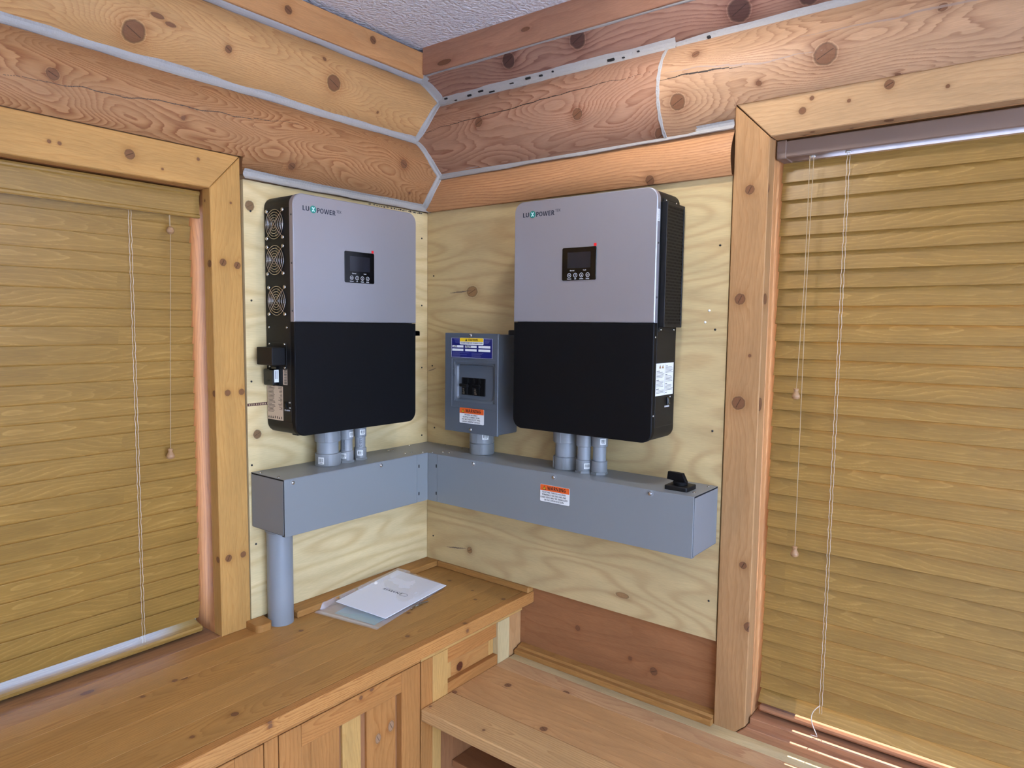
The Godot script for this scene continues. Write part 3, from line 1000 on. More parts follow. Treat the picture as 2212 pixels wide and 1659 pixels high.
func window_left() -> void:
	var w := thing("window_1", "left window in a squared pine frame", "window", Vector3.ZERO, PI / 2, "", "structure")
	# wall coordinates: x = -z of the world
	mitred(w, "side_casing", [Vector2(-0.776, COUNTER), Vector2(-0.691, COUNTER), Vector2(-0.697, 0.886), Vector2(-0.7815, 0.7945)], -0.036, 0.001, 1, "casing_left_wood", Vector2(0.385, 0.785))
	mitred(w, "head_casing", [Vector2(-0.7825, 0.7945), Vector2(-0.698, 0.887), Vector2(-2.0, 0.887), Vector2(-1.92, 0.7945)], -0.036, 0.001, 0, "casing_head_wood", Vector2(1.26, -0.79))
	mitred(w, "side_casing", [Vector2(-2.0, COUNTER), Vector2(-1.92, COUNTER), Vector2(-1.92, 0.7935), Vector2(-2.0, 0.886)], -0.036, 0.001, 1, "casing_left_wood", Vector2(0.385, 2.0))
	for x in [[-0.776, -0.755], [-1.941, -1.92]]:
		board(w, "jamb_board", Vector3(x[0], COUNTER, -0.235), Vector3(x[1], 0.812, -0.038), 1, "jamb_wood", Vector2(0.385, 0.235))
	board(w, "head_jamb", Vector3(-1.92, 0.7945, -0.235), Vector3(-0.776, 0.815, -0.038), 0, "jamb_wood", Vector2(2.0, 0.235))
	board(w, "sill_board", Vector3(-1.94, -0.412, -0.235), Vector3(-0.757, COUNTER + 0.0005, -0.004), 0, "sill_wood", Vector2(1.94, 0.235))
	sash(w, -1.919, -0.777, -0.384, 0.794, 0.045, -0.16)


func sash(w: Node3D, x0: float, x1: float, y0: float, y1: float, fr: float, z: float, rail := -9.0) -> void:
	var f := MB.new()
	f.box(Vector3(x0, y0, z - 0.03), Vector3(x0 + fr, y1, z + 0.03), 0.003)
	f.box(Vector3(x1 - fr, y0, z - 0.03), Vector3(x1, y1, z + 0.03), 0.003)
	f.box(Vector3(x0 + fr, y0, z - 0.03), Vector3(x1 - fr, y0 + fr, z + 0.03), 0.003)
	f.box(Vector3(x0 + fr, y1 - fr * 0.6, z - 0.03), Vector3(x1 - fr, y1, z + 0.03), 0.003)
	part(w, "sash_frame", f, M.sash)
	var parts := [[y0 + fr, y1 - fr * 0.6]]
	if rail > -5.0:
		var m := MB.new()
		m.box(Vector3(x0 + fr, rail - 0.05, z - 0.03), Vector3(x1 - fr, rail + 0.05, z + 0.03), 0.003)
		part(w, "meeting_rail", m, M.sash)
		parts = [[y0 + fr, rail - 0.05], [rail + 0.05, y1 - fr * 0.6]]
	for p in parts:
		var g := MB.new()
		g.box(Vector3(x0 + fr - 0.005, p[0], z - 0.003), Vector3(x1 - fr + 0.005, p[1], z + 0.003))
		part(w, "glass_pane", g, M.glass)


func window_right() -> void:
	var w := thing("window_2", "right window in a squared pine frame with mitred corners", "window", Vector3.ZERO, 0.0, "", "structure")
	mitred(w, "side_casing", [Vector2(1.0625, BENCH - 0.011), Vector2(1.109, BENCH - 0.011), Vector2(1.1455, -0.5665), Vector2(1.148, 0.913), Vector2(1.061, 1.0015)], -0.036, 0.004, 1, "casing_right_wood", Vector2(0.602, -1.06))
	mitred(w, "head_casing", [Vector2(1.063, 1.0035), Vector2(1.1495, 0.9145), Vector2(2.2, 0.9145), Vector2(2.29, 1.0035)], -0.036, 0.004, 0, "casing_right_head_wood", Vector2(-1.06, -0.912))
	mitred(w, "sill_casing", [Vector2(1.1125, BENCH - 0.011), Vector2(2.25, BENCH - 0.011), Vector2(2.2, -0.5675), Vector2(1.1475, -0.5675)], -0.036, 0.004, 0, "sill_right_wood", Vector2(-1.1, 0.62))
	mitred(w, "side_casing", [Vector2(2.2, -0.5665), Vector2(2.29, BENCH - 0.011), Vector2(2.29, 1.0015), Vector2(2.2, 0.913)], -0.036, 0.004, 1, "casing_right_wood", Vector2(0.602, -2.2))
	for x in [[1.127, 1.148], [2.2, 2.221]]:
		board(w, "jamb_board", Vector3(x[0], -0.57, -0.235), Vector3(x[1], 0.93, -0.038), 1, "jamb_right_wood", Vector2(0.6, 0.235))
	board(w, "head_jamb", Vector3(1.148, 0.9145, -0.235), Vector3(2.2, 0.935, -0.038), 0, "jamb_right_wood", Vector2(-1.1, 0.235))
	board(w, "sill_board", Vector3(1.149, -0.58, -0.235), Vector3(2.199, -0.5515, -0.02), 0, "sill_right_wood", Vector2(-1.1, 0.235))
	board(w, "inner_sill", Vector3(1.149, -0.5515, -0.235), Vector3(2.199, -0.541, -0.128), 0, "sill_right_wood", Vector2(-1.1, 0.3))
	sash(w, 1.149, 2.199, -0.541, 0.914, 0.088, -0.165, -0.03)


func outside() -> void:
	var g := MB.new()
	g.box(Vector3(-40, -2.2, -40), Vector3(40, -2.0, 40))
	var gn := part(self, "ground", g, M.ground)
	tag(gn, "pale dry ground outside the cabin", "ground", "", "structure")
	var e := MB.new()
	e.box(Vector3(-0.3, 1.56, -0.92), Vector3(3.6, 1.70, 3.6), 0.0)
	var en := part(self, "roof", e, M.wall_plain)
	tag(en, "roof slab of the cabin with overhanging eaves", "roof", "", "structure")


# ------------------------------------------------------------------ plywood
func plywood() -> void:
	var pl := thing("plywood_panel", "narrow plywood panel on the left wall behind the fan-side inverter", "plywood", Vector3.ZERO, PI / 2)
	var b := MB.new()
	# its top edge is a little ragged
	var poly := PackedVector2Array([Vector2(-0.6885, -0.365), Vector2(-0.0005, -0.365)])
	var rg := RandomNumberGenerator.new()
	rg.seed = 3
	for i in 24:
		poly.append(Vector2(-0.0005 - 0.688 * i / 23.0, 0.8315 + rg.randf_range(-0.0008, 0.0008)))
	b.extr(poly, -0.019, 0.0)
	b.wood_uv(0, T.ply_left, Vector2(0.69, 0.37))
	part(pl, "plywood_sheet", b, M.ply_left)
	for p in [[0.668, 0.7515], [0.6703, 0.5147], [0.675, 0.2962], [0.0279, 0.7452], [0.0276, 0.5194], [0.0274, 0.3075], [0.0271, 0.073], [0.6785, 0.0665], [0.6705, -0.1558]]:
		screw_head(pl, Vector3(-p[0], p[1], 0.0005), M.ink, 0.0028, "screw_head")
	# bleed of dark red marking along the cut top edge and beside the trim
	var mk := MB.new()
	for i in 26:
		var x := -0.03 - 0.24 * pow(i / 26.0, 1.2) - rg.randf() * 0.006
		mk.box(Vector3(x, 0.8265 - rg.randf() * 0.002, 0.0), Vector3(x + rg.randf_range(0.002, 0.008), 0.8265 + rg.randf_range(0.001, 0.004), 0.0006))
	part(pl, "printed_mark", mk, mat(Color(0.18, 0.14, 0.15), 0.8)).set_meta("kind", "stuff")
	mk = MB.new()
	mk.box(Vector3(-0.688, 0.229, 0.0), Vector3(-0.612, 0.2365, 0.0006))
	part(pl, "printed_stripe", mk, mat(Color(0.28, 0.12, 0.1), 0.8))
	var mk2 := MB.new()
	for i in 12:
		var x := -0.684 + i * 0.0055
		mk2.box(Vector3(x, 0.2305, 0.0005), Vector3(x + rg.randf_range(0.001, 0.003), 0.235, 0.0009))
	part(pl, "printed_letters", mk2, mat(Color(0.75, 0.66, 0.5), 0.8)).set_meta("kind", "stuff")
	var pr := thing("plywood_panel", "wide plywood panel on the right wall behind the breaker panel", "plywood")
	b = MB.new()
	b.box(Vector3(0.0005, -0.3655, -0.019), Vector3(1.0583, 0.8335, 0.0))
	b.wood_uv(0, T.ply_right, Vector2(0.0, 0.366))
	part(pr, "plywood_sheet", b, M.ply_right)
	for p in [[1.0328, 0.664], [1.0273, 0.4514], [1.0296, 0.1897], [1.0361, -0.262], [0.0241, 0.3139], [0.0304, -0.2831], [0.03, 0.62], [0.035, 0.10]]:
		screw_head(pr, Vector3(p[0], p[1], 0.0005), M.ink, 0.0028, "screw_head")
	for p in [[1.0, 0.47], [1.01, 0.50]]:
		screw_head(pr, Vector3(p[0], p[1], 0.0003), M.sticker, 0.003, "filled_hole")


var head_meshes := {}

func screw_head(parent: Node, at: Vector3, m: Material, r := 0.0045, called := "screw", basis := Basis.IDENTITY) -> void:
	var key := [m, r]
	if not head_meshes.has(key):
		var b := MB.new()
		b.lathe([Vector2(r * 1.0, -0.0012), Vector2(r, 0.0004), Vector2(r * 0.82, r * 0.42), Vector2(r * 0.45, r * 0.62), Vector2(0, r * 0.66)], 12, Vector3.ZERO, Vector3.BACK)
		if r > 0.0035:
			b.box(Vector3(-r * 0.5, -r * 0.09, r * 0.6), Vector3(r * 0.5, r * 0.09, r * 0.7))
		head_meshes[key] = b.mesh(m)
	var o := put(parent, called, head_meshes[key])
	o.transform = Transform3D(basis, at)


# ------------------------------------------------------------------ counters and cabinets
func counters() -> void:
	# tall counter along the left wall, planks along z
	var ct := thing("countertop", "tall pine plank countertop running under the left window", "countertop")
	var edges := [-0.02, 0.055, 0.135, 0.235, 0.33, 0.4265]
	var woods := ["plank_c", "plank_b", "plank_a", "plank_b", "plank_a"]
	var z0 := -0.0205
	for k in 5:
		var off := [Vector2(0.03, 0.02), Vector2(0.03, -0.09), Vector2(0.03, -0.10), Vector2(0.65, -0.23), Vector2(0.02, -0.335)]
		board(ct, "plank", Vector3(edges[k] + (0.0 if k else 0.0), COUNTER - 0.034, z0), Vector3(edges[k + 1] - 0.0004, COUNTER, 3.6), 2, woods[k], off[k], 0.0007)
	board(ct, "front_edge", Vector3(0.4265, COUNTER - 0.036, z0), Vector3(0.4555, COUNTER, 3.6), 2, "plank_edge", Vector2(0.03, 0.424), 0.003)
	# strips of moulding round the back of the tall counter
	strip(Vector3(0.058, COUNTER, -0.0205), Vector3(0.4535, COUNTER + 0.0195, 0.0105), 0, "flat moulding strip at the back of the tall counter under the right panel")
	strip(Vector3(-0.0195, COUNTER, -0.02), Vector3(0.057, COUNTER + 0.0195, 0.578), 2, "flat moulding strip on the tall counter along the left plywood")
	var wb := MB.new()
	var poly := PackedVector2Array([Vector2(-0.7055, 0.0)])
	for i in 6:
		var a := PI / 2 * i / 5.0
		poly.append(Vector2(-0.69 - 0.0155 * cos(a), 0.043 + 0.0155 * sin(a)))
	poly.append_array([Vector2(-0.667, 0.0585), Vector2(-0.664, 0.053), Vector2(-0.6575, 0.048), Vector2(-0.658, 0.04), Vector2(-0.652, 0.0)])
	wb.t = Transform3D(Basis(Vector3(0, 0, -1), Vector3(1, 0, 0), Vector3(0, -1, 0)), Vector3(0, COUNTER + 0.0195, 0))
	wb.extr(poly, 0.0, 0.0195)
	wb.t = Transform3D.IDENTITY
	wb.wood_uv(2, T.plank_c, Vector2(0.2, 0.0))
	var wo := part(self, "wood_block", wb, M.plank_c)
	tag(wo, "short cut-off moulding end with a rounded corner beside the floor conduit", "wood block")
	# tall cabinet under it
	var cb := thing("base_cabinet", "pine base cabinet with plank doors under the tall counter", "cabinet")
	var body := MB.new()
	body.box(Vector3(0.0, FLOOR_Y, -0.0195), Vector3(0.375, COUNTER - 0.0345, 3.59))
	body.wood_uv(1, T.door_wood)
	part(cb, "cabinet_body", body, M.door_wood)
	board(cb, "top_rail", Vector3(0.3755, -0.457, 0.4375), Vector3(0.408, COUNTER - 0.036, 3.59), 2, "cabinet_rail", Vector2(0.1, 0.5), 0.001)
	board(cb, "top_rail", Vector3(0.3755, -0.458, -0.0195), Vector3(0.4095, COUNTER - 0.036, 0.4365), 2, "cabinet_pale", Vector2(0.1, 0.5), 0.001)
	# right-hand end panel, above the low desk
	var fx := 0.4095
	board(cb, "stile", Vector3(0.376, FLOOR_Y, 0.392), Vector3(fx, -0.4585, 0.4362), 1, "door_wood", Vector2(0.3, -0.3), 0.001)
	board(cb, "stile", Vector3(0.376, FLOOR_Y, 0.331), Vector3(fx + 0.0003, -0.4585, 0.3915), 1, "cabinet_pale", Vector2(1.3, -0.27), 0.001)
	board(cb, "stile", Vector3(0.376, FLOOR_Y, 0.0475), Vector3(fx, -0.4585, 0.1035), 1, "bench_pale", Vector2(1.3, 0.0), 0.001)
	board(cb, "stile", Vector3(0.376, FLOOR_Y, -0.0195), Vector3(fx - 0.006, -0.4585, 0.046), 1, "bench_b", Vector2(1.3, 0.0), 0.001)
	board(cb, "panel_board", Vector3(0.3755, -0.506, 0.1045), Vector3(fx - 0.006, -0.4585, 0.3305), 2, "cabinet_rail", Vector2(0.1, 0.56), 0.001)
	board(cb, "panel_board", Vector3(0.3755, -0.62, 0.1045), Vector3(fx - 0.019, -0.5065, 0.127), 1, "cabinet_pale", Vector2(1.3, -0.1), 0.001)
	board(cb, "panel_board", Vector3(0.3755, -0.62, 0.1275), Vector3(fx - 0.019, -0.5065, 0.297), 2, "cabinet_inset", Vector2(0.0, 0.664), 0.001)
	board(cb, "panel_board", Vector3(0.3755, -0.62, 0.2975), Vector3(fx - 0.019, -0.5065, 0.3305), 1, "cabinet_pale", Vector2(1.5, -0.25), 0.001)
	board(cb, "lower_rail", Vector3(0.3755, -0.66, 0.1045), Vector3(fx - 0.001, -0.561, 0.3305), 2, "door_wood", Vector2(0.1, 0.66), 0.001)
	# doors
	for k in 3:
		var za := 0.4405 + k * 0.477
		cabinet_door(cb, za, za + 0.4375)
		var wd := "door_knotty" if k == 0 else "door_wood"
		board(cb, "stile", Vector3(0.3755, FLOOR_Y + 0.05, za + 0.4405), Vector3(0.4085, -0.4575, za + 0.4745), 1, wd, Vector2(1.3, -za - 0.42), 0.001)
	# low desk along the right wall, planks along x
	var dk := thing("low_desk", "low pine plank desk under the right window", "desk")
	var zs := [-0.02, 0.052, 0.118, 0.205, 0.318, 0.44]
	var wds := ["bench_pale", "bench_c", "bench_b", "bench_b", "bench_a"]
	var offs := [Vector2(-0.41, 0.02), Vector2(-0.41, -0.06), Vector2(-0.2, -0.118), Vector2(-0.41, -0.235), Vector2(-0.41, -0.322)]
	for k in 5:
		board(dk, "plank", Vector3(0.4102, BENCH - 0.034 if k == 4 else BENCH - 0.03, zs[k]), Vector3(3.6, BENCH, zs[k + 1] - 0.0004), 0, wds[k], offs[k], 0.003 if k == 4 else 0.0006)
	# its moulding
	var mo := MB.new()
	var prof := PackedVector2Array([Vector2(-0.0195, 0), Vector2(0.021, 0), Vector2(0.0225, 0.002), Vector2(0.0225, 0.0125), Vector2(0.019, 0.0155), Vector2(0.006, 0.0165), Vector2(0.001, 0.022), Vector2(-0.0195, 0.026)])
	mo.t = Transform3D(Basis(Vector3(0, 0, 1), Vector3(0, 1, 0), Vector3(-1, 0, 0)), Vector3(1.061, BENCH, 0))
	mo.extr(prof, 0.0, 0.6505)
	mo.t = Transform3D.IDENTITY
	mo.wood_uv(0, T.plank_c, Vector2(0.0, 0.0))
	var mn := part(self, "moulding_strip", mo, M.plank_c)
	tag(mn, "stepped moulding strip lying at the back of the low desk", "moulding", "")
	# cubby under the desk
	var cu := thing("desk_cubby", "open pine cubby with a shelf under the low desk", "shelf unit")
	board(cu, "back_board", Vector3(0.412, FLOOR_Y, 0.02), Vector3(2.9, BENCH - 0.0345, 0.035), 0, "log_board", Vector2(0, 0), 0.001)
	board(cu, "shelf", Vector3(0.412, -0.815, 0.036), Vector3(2.9, -0.797, 0.315), 0, "log_board", Vector2(0, 0), 0.001)
	board(cu, "end_board", Vector3(2.9, FLOOR_Y, 0.02), Vector3(2.93, BENCH - 0.0345, 0.40), 1, "door_wood", Vector2(0, 0), 0.001)
	board(cu, "side_board", Vector3(0.4105, FLOOR_Y, 0.036), Vector3(0.4115, BENCH - 0.0345, 0.36), 1, "log_board", Vector2(0, 0), 0.0001)


func strip(p0: Vector3, p1: Vector3, grain: int, label: String) -> void:
	var o := board(self, "moulding_strip", p0, p1, grain, "plank_c", Vector2(0.3, 0.05), 0.003)
	tag(o, label, "moulding")


func cabinet_door(cb: Node3D, za: float, zb: float) -> void:
	# hangs as a part of its cabinet: rails, stiles and the boards between them are its own pieces
	var d := MB.new()
	d.box(Vector3(0.3755, FLOOR_Y + 0.06, za + 0.002), Vector3(0.384, -0.4595, zb - 0.002))
	d.wood_uv(1, T.door_wood, Vector2(1.3, 0))
	var door := part(cb, "door", d, M.door_wood)
	var x1 := 0.4085
	board(door, "stile", Vector3(0.3845, FLOOR_Y + 0.06, za), Vector3(x1, -0.459, za + 0.0675), 1, "door_wood", Vector2(1.1, -za), 0.001)
	board(door, "stile", Vector3(0.3845, FLOOR_Y + 0.06, zb - 0.058), Vector3(x1, -0.459, zb), 1, "door_wood", Vector2(1.9, -zb + 0.1), 0.001)
	board(door, "top_rail", Vector3(0.3845, -0.5135, za + 0.068), Vector3(x1, -0.459, zb - 0.0585), 2, "cabinet_rail", Vector2(-za - 0.015, 0.5215), 0.001)
	board(door, "bottom_rail", Vector3(0.3845, FLOOR_Y + 0.06, za + 0.068), Vector3(x1, FLOOR_Y + 0.15, zb - 0.0585), 2, "door_wood", Vector2(-za, 1.29), 0.001)
	var cuts := [za + 0.068, za + 0.078, za + 0.1775, za + 0.1955, za + 0.2535, za + 0.2625, za + 0.345, zb - 0.0585]
	var w := ["log_board", "door_knotty", "log_board", "cabinet_pale", "log_board", "door_wood", "door_wood"]
	for k in 7:
		var deep := 0.006 if w[k] == "log_board" else 0.0
		board(door, "door_board", Vector3(0.3845, FLOOR_Y + 0.1505, cuts[k] + 0.0003), Vector3(0.396 - deep, -0.514, cuts[k + 1] - 0.0003), 1, w[k], Vector2(1.29, -za - 0.062), 0.0008)


# ------------------------------------------------------------------ blinds
func slat_mesh(length: float, wood: String, off: float, width := 0.05) -> ArrayMesh:
	var b := MB.new()
	b.box(Vector3(0, -width / 2, -0.0014), Vector3(length, width / 2, 0.0014), 0.0007)
	b.wood_uv(0, T[wood], Vector2(off, width / 2))
	return b.mesh(M[wood])


func tassel(parent: Node, at: Vector3, called := "cord_tassel") -> void:
	var b := MB.new()
	b.lathe([Vector2(0, 0.0135), Vector2(0.0045, 0.0135), Vector2(0.0062, 0.012), Vector2(0.0058, 0.009), Vector2(0.0048, 0.006), Vector2(0.0065, 0.002), Vector2(0.0092, -0.003), Vector2(0.0098, -0.007), Vector2(0.0085, -0.011), Vector2(0.005, -0.0132), Vector2(0, -0.0137)], 16)
	part(parent, called, b, M.knot_wood).position = at


func ladder(parent: Node, x: float, ytop: float, ybot: float, zc: float, pitch: float, edges: Array) -> void:
	# two strings that run down the edges of the slats, with rungs between them
	var b := MB.new()
	for s in 2:
		for dx in [-0.003, 0.003]:
			var path := []
			var k := 0
			var y := ytop
			while y > ybot:
				path.append(Vector3(x + dx + 0.0008 * sin(k * 2.1 + s), y, edges[s] + 0.0008 * sin(k * 1.3)))
				y -= pitch / 4.0
				k += 1
			path.append(Vector3(x + dx, ybot, edges[s]))
			b.tube(path, 0.0005, 5)
	part(parent, "ladder_cord", b, M.ladder)


func blind_left() -> void:
	var t := thing("venetian_blind", "left wooden venetian blind glowing amber, with a valance", "blind", Vector3.ZERO, PI / 2)
	var x1 := -0.797
	var xv := -0.7835
	var x0 := -1.912
	var zc := -0.075
	# valance: a flat board with a bead along each edge
	var v := MB.new()
	var prof := PackedVector2Array([Vector2(-0.056, 0.7215), Vector2(-0.047, 0.7215), Vector2(-0.0445, 0.724), Vector2(-0.0445, 0.729), Vector2(-0.0475, 0.732), Vector2(-0.0475, 0.7775), Vector2(-0.0445, 0.781), Vector2(-0.0435, 0.785), Vector2(-0.0445, 0.789), Vector2(-0.048, 0.791), Vector2(-0.056, 0.791)])
	v.t = Transform3D(Basis(Vector3(0, 0, 1), Vector3(0, 1, 0), Vector3(-1, 0, 0)), Vector3(xv - 0.0005, 0, 0))
	v.extr(prof, 0.0, 1.126)
	v.t = Transform3D.IDENTITY
	v.wood_uv(0, T.slat_1, Vector2(0.1, 0.0))
	part(t, "valance", v, M.slat_1)
	var h := MB.new()
	h.box(Vector3(x0, 0.745, -0.105), Vector3(xv - 0.004, 0.792, -0.057), 0.002)
	part(t, "headrail", h, M.headrail)
	var meshes := []
	for k in 3:
		meshes.append(slat_mesh(x1 - x0, "slat_%d" % k, 0.0))
		meshes.append(slat_mesh(x1 - x0, "slat_%d" % k, 0.37))
	var tilt := deg_to_rad(13.0)
	var rg := RandomNumberGenerator.new()
	rg.seed = 14
	for k in 25:
		var top := 0.7009 + 0.003 - 0.0434 * (k - 1) - 0.002
		var o := put(t, "slat", meshes[(k * 5 + k / 3) % 6])
		var a := tilt + rg.randf_range(-0.012, 0.012)
		o.transform = Transform3D(Basis(Vector3.RIGHT, a), Vector3(x0 + rg.randf_range(-0.001, 0.001), top - 0.025 * cos(a), zc))
	# bottom slat and rail
	var br := MB.new()
	br.box(Vector3(x0, -0.008, -0.026), Vector3(x1, 0.008, 0.026), 0.004)
	br.wood_uv(0, T.slat_1)
	var rail := part(t, "bottom_rail", br, M.slat_1)
	rail.transform = Transform3D(Basis(Vector3.RIGHT, deg_to_rad(12)), Vector3(0, -0.3645, -0.08))
	ladder(t, -0.9505, 0.725, -0.357, zc, 0.0434, [-0.064, -0.086])
	ladder(t, -1.55, 0.725, -0.357, zc, 0.0434, [-0.064, -0.086])
	cord(t, [Vector3(-0.8601, 0.722, -0.05), Vector3(-0.8597, 0.684, -0.05)], 0.0009)
	cord(t, [Vector3(-0.8615, 0.722, -0.051), Vector3(-0.8605, 0.684, -0.05)], 0.0009)
	var bead := MB.new()
	bead.lathe([Vector2(0, 0.0095), Vector2(0.004, 0.0088), Vector2(0.0078, 0.0055), Vector2(0.0095, 0), Vector2(0.0082, -0.005), Vector2(0.005, -0.0085), Vector2(0.003, -0.0095), Vector2(0, -0.0095)], 18)
	part(t, "cord_bead", bead, M.knot_wood).position = Vector3(-0.8597, 0.6835, -0.05)
	cord(t, [Vector3(-0.8597, 0.676, -0.05), Vector3(-0.868, 0.40, -0.05), Vector3(-0.8755, 0.13, -0.05)], 0.0009)
	tassel(t, Vector3(-0.8757, 0.1195, -0.05))


func cord(parent: Node, path: Array, r: float) -> void:
	var b := MB.new()
	b.tube(path, r, 6)
	part(parent, "pull_cord", b, M.string)


func blind_right() -> void:
	var t := thing("venetian_blind", "right wooden venetian blind with bare headrail and sunlit slats", "blind")
	var x0 := 1.159
	var x1 := 2.19
	var zc := -0.068
	var h := MB.new()
	h.box(Vector3(1.1535, 0.8695, -0.092), Vector3(2.194, 0.9095, -0.037), 0.0025)
	part(t, "headrail", h, M.headrail)
	h = MB.new()
	h.box(Vector3(1.1515, 0.867, -0.094), Vector3(1.175, 0.911, -0.0355), 0.002)
	part(t, "end_bracket", h, M.headrail)
	for x in [1.232, 1.31, 1.95]:
		var g := MB.new()
		g.cyl(0.006, 0.0, 0.004, Vector3(x, 0.8655, -0.055), Vector3.UP, 12, 0.001)
		part(t, "cord_guide", g, M.white_plastic)
	var meshes := []
	for k in 3:
		meshes.append(slat_mesh(x1 - x0, "slat_%d" % k, -0.05))
		meshes.append(slat_mesh(x1 - x0, "slat_%d" % k, 0.43))
	var rg := RandomNumberGenerator.new()
	rg.seed = 21
	var tilt := deg_to_rad(-13.0)
	for k in 31:
		var bot := 0.8136 - 0.0432 * k
		var a := tilt + rg.randf_range(-0.012, 0.012)
		var o := put(t, "slat", meshes[(k * 5 + k / 4) % 6])
		o.transform = Transform3D(Basis(Vector3.RIGHT, a), Vector3(x0 + rg.randf_range(-0.001, 0.001), bot + 0.025 * cos(a), zc))
	# the lowest slat hangs flatter
	var lo := put(t, "slat", meshes[2], "lowest slat, tilted flatter and lit by the sun")
	lo.transform = Transform3D(Basis(Vector3.RIGHT, deg_to_rad(-43)), Vector3(x0, -0.4985, -0.066))
	var br := MB.new()
	br.box(Vector3(x0, -0.008, -0.025), Vector3(x1, 0.008, 0.025), 0.005)
	br.wood_uv(0, T.sill_right_wood)
	var rail := part(t, "bottom_rail", br, M.sill_right_wood)
	rail.transform = Transform3D(Basis(Vector3.RIGHT, deg_to_rad(-8)), Vector3(0, -0.537, -0.075))
	ladder(t, 1.311, 0.866, -0.5, zc, 0.0432, [-0.058, -0.080])
	ladder(t, 1.95, 0.866, -0.5, zc, 0.0432, [-0.058, -0.080])
	var loop := []
	for i in 14:
		var f := i / 13.0
		loop.append(Vector3(1.311 - 0.022 * sin(PI * f) * (1.0 - f * 0.4), -0.475 - 0.075 * f, -0.05 + 0.012 * f))
	for i in 8:
		var f := i / 7.0
		loop.append(Vector3(1.311 - 0.015 + 0.028 * f, -0.55 - 0.008 * sin(PI * f), -0.036 + 0.008 * f))
	var lb := MB.new()
	lb.tube(loop, 0.0012, 6)
	part(t, "ladder_end", lb, M.ladder)
	cord(t, [Vector3(1.2306, 0.866, -0.036), Vector3(1.2327, 0.578, -0.03), Vector3(1.2255, 0.31, -0.03)], 0.0009)
	tassel(t, Vector3(1.2252, 0.2975, -0.03))
	cord(t, [Vector3(1.2395, 0.866, -0.036), Vector3(1.2375, 0.534, -0.03), Vector3(1.239, -0.08, -0.03)], 0.0009)
	tassel(t, Vector3(1.239, -0.0935, -0.03))


# ------------------------------------------------------------------ inverters
const IW := 0.4445
const IH := 0.6424
const ID := 0.1339


func inverters() -> void:
	var a := make_inverter("silver and black inverter on the left wall, with three fan grilles on its side", Vector3(0, 0.1524, 0.40755), PI / 2)
	inverter_left_side(a)
	inverter_handle(a, 1)
	var b := make_inverter("silver and black inverter on the right wall, with a perforated vent on its side", Vector3(0.70045, 0.1601, 0), 0.0)
	inverter_right_side(b)
	inverter_handle(b, -1)


func inverter_handle(t: Node3D, s: int) -> void:
	var hw := IW / 2 - 0.002
	var o := PackedVector2Array()
	# a U seen from above: x out of the side, y towards the room
	o.append(Vector2(0, 0.126))
	for i in 7:
		var a := PI / 2 - PI / 2 * i / 6.0
		o.append(Vector2(0.018 + 0.018 * cos(a), 0.108 + 0.018 * sin(a)))
	for i in 7:
		var a := -PI / 2 * i / 6.0
		o.append(Vector2(0.018 + 0.018 * cos(a), 0.032 + 0.018 * sin(a)))
	o.append(Vector2(0, 0.014))
	o.append(Vector2(0, 0.026))
	o.append(Vector2(0.018, 0.026))
	o.append(Vector2(0.024, 0.032))
	o.append(Vector2(0.024, 0.106))
	o.append(Vector2(0.016, 0.114))
	o.append(Vector2(0, 0.114))
	var b := MB.new()
	b.t = Transform3D(Basis(Vector3(s, 0, 0), Vector3(0, 0, 1), Vector3(0, 1, 0)), Vector3(s * hw, 0, 0))
	b.extr(o, 0.2675, 0.2822, true, 0.0025)
	part(t, "carry_handle", b, M.black_case)


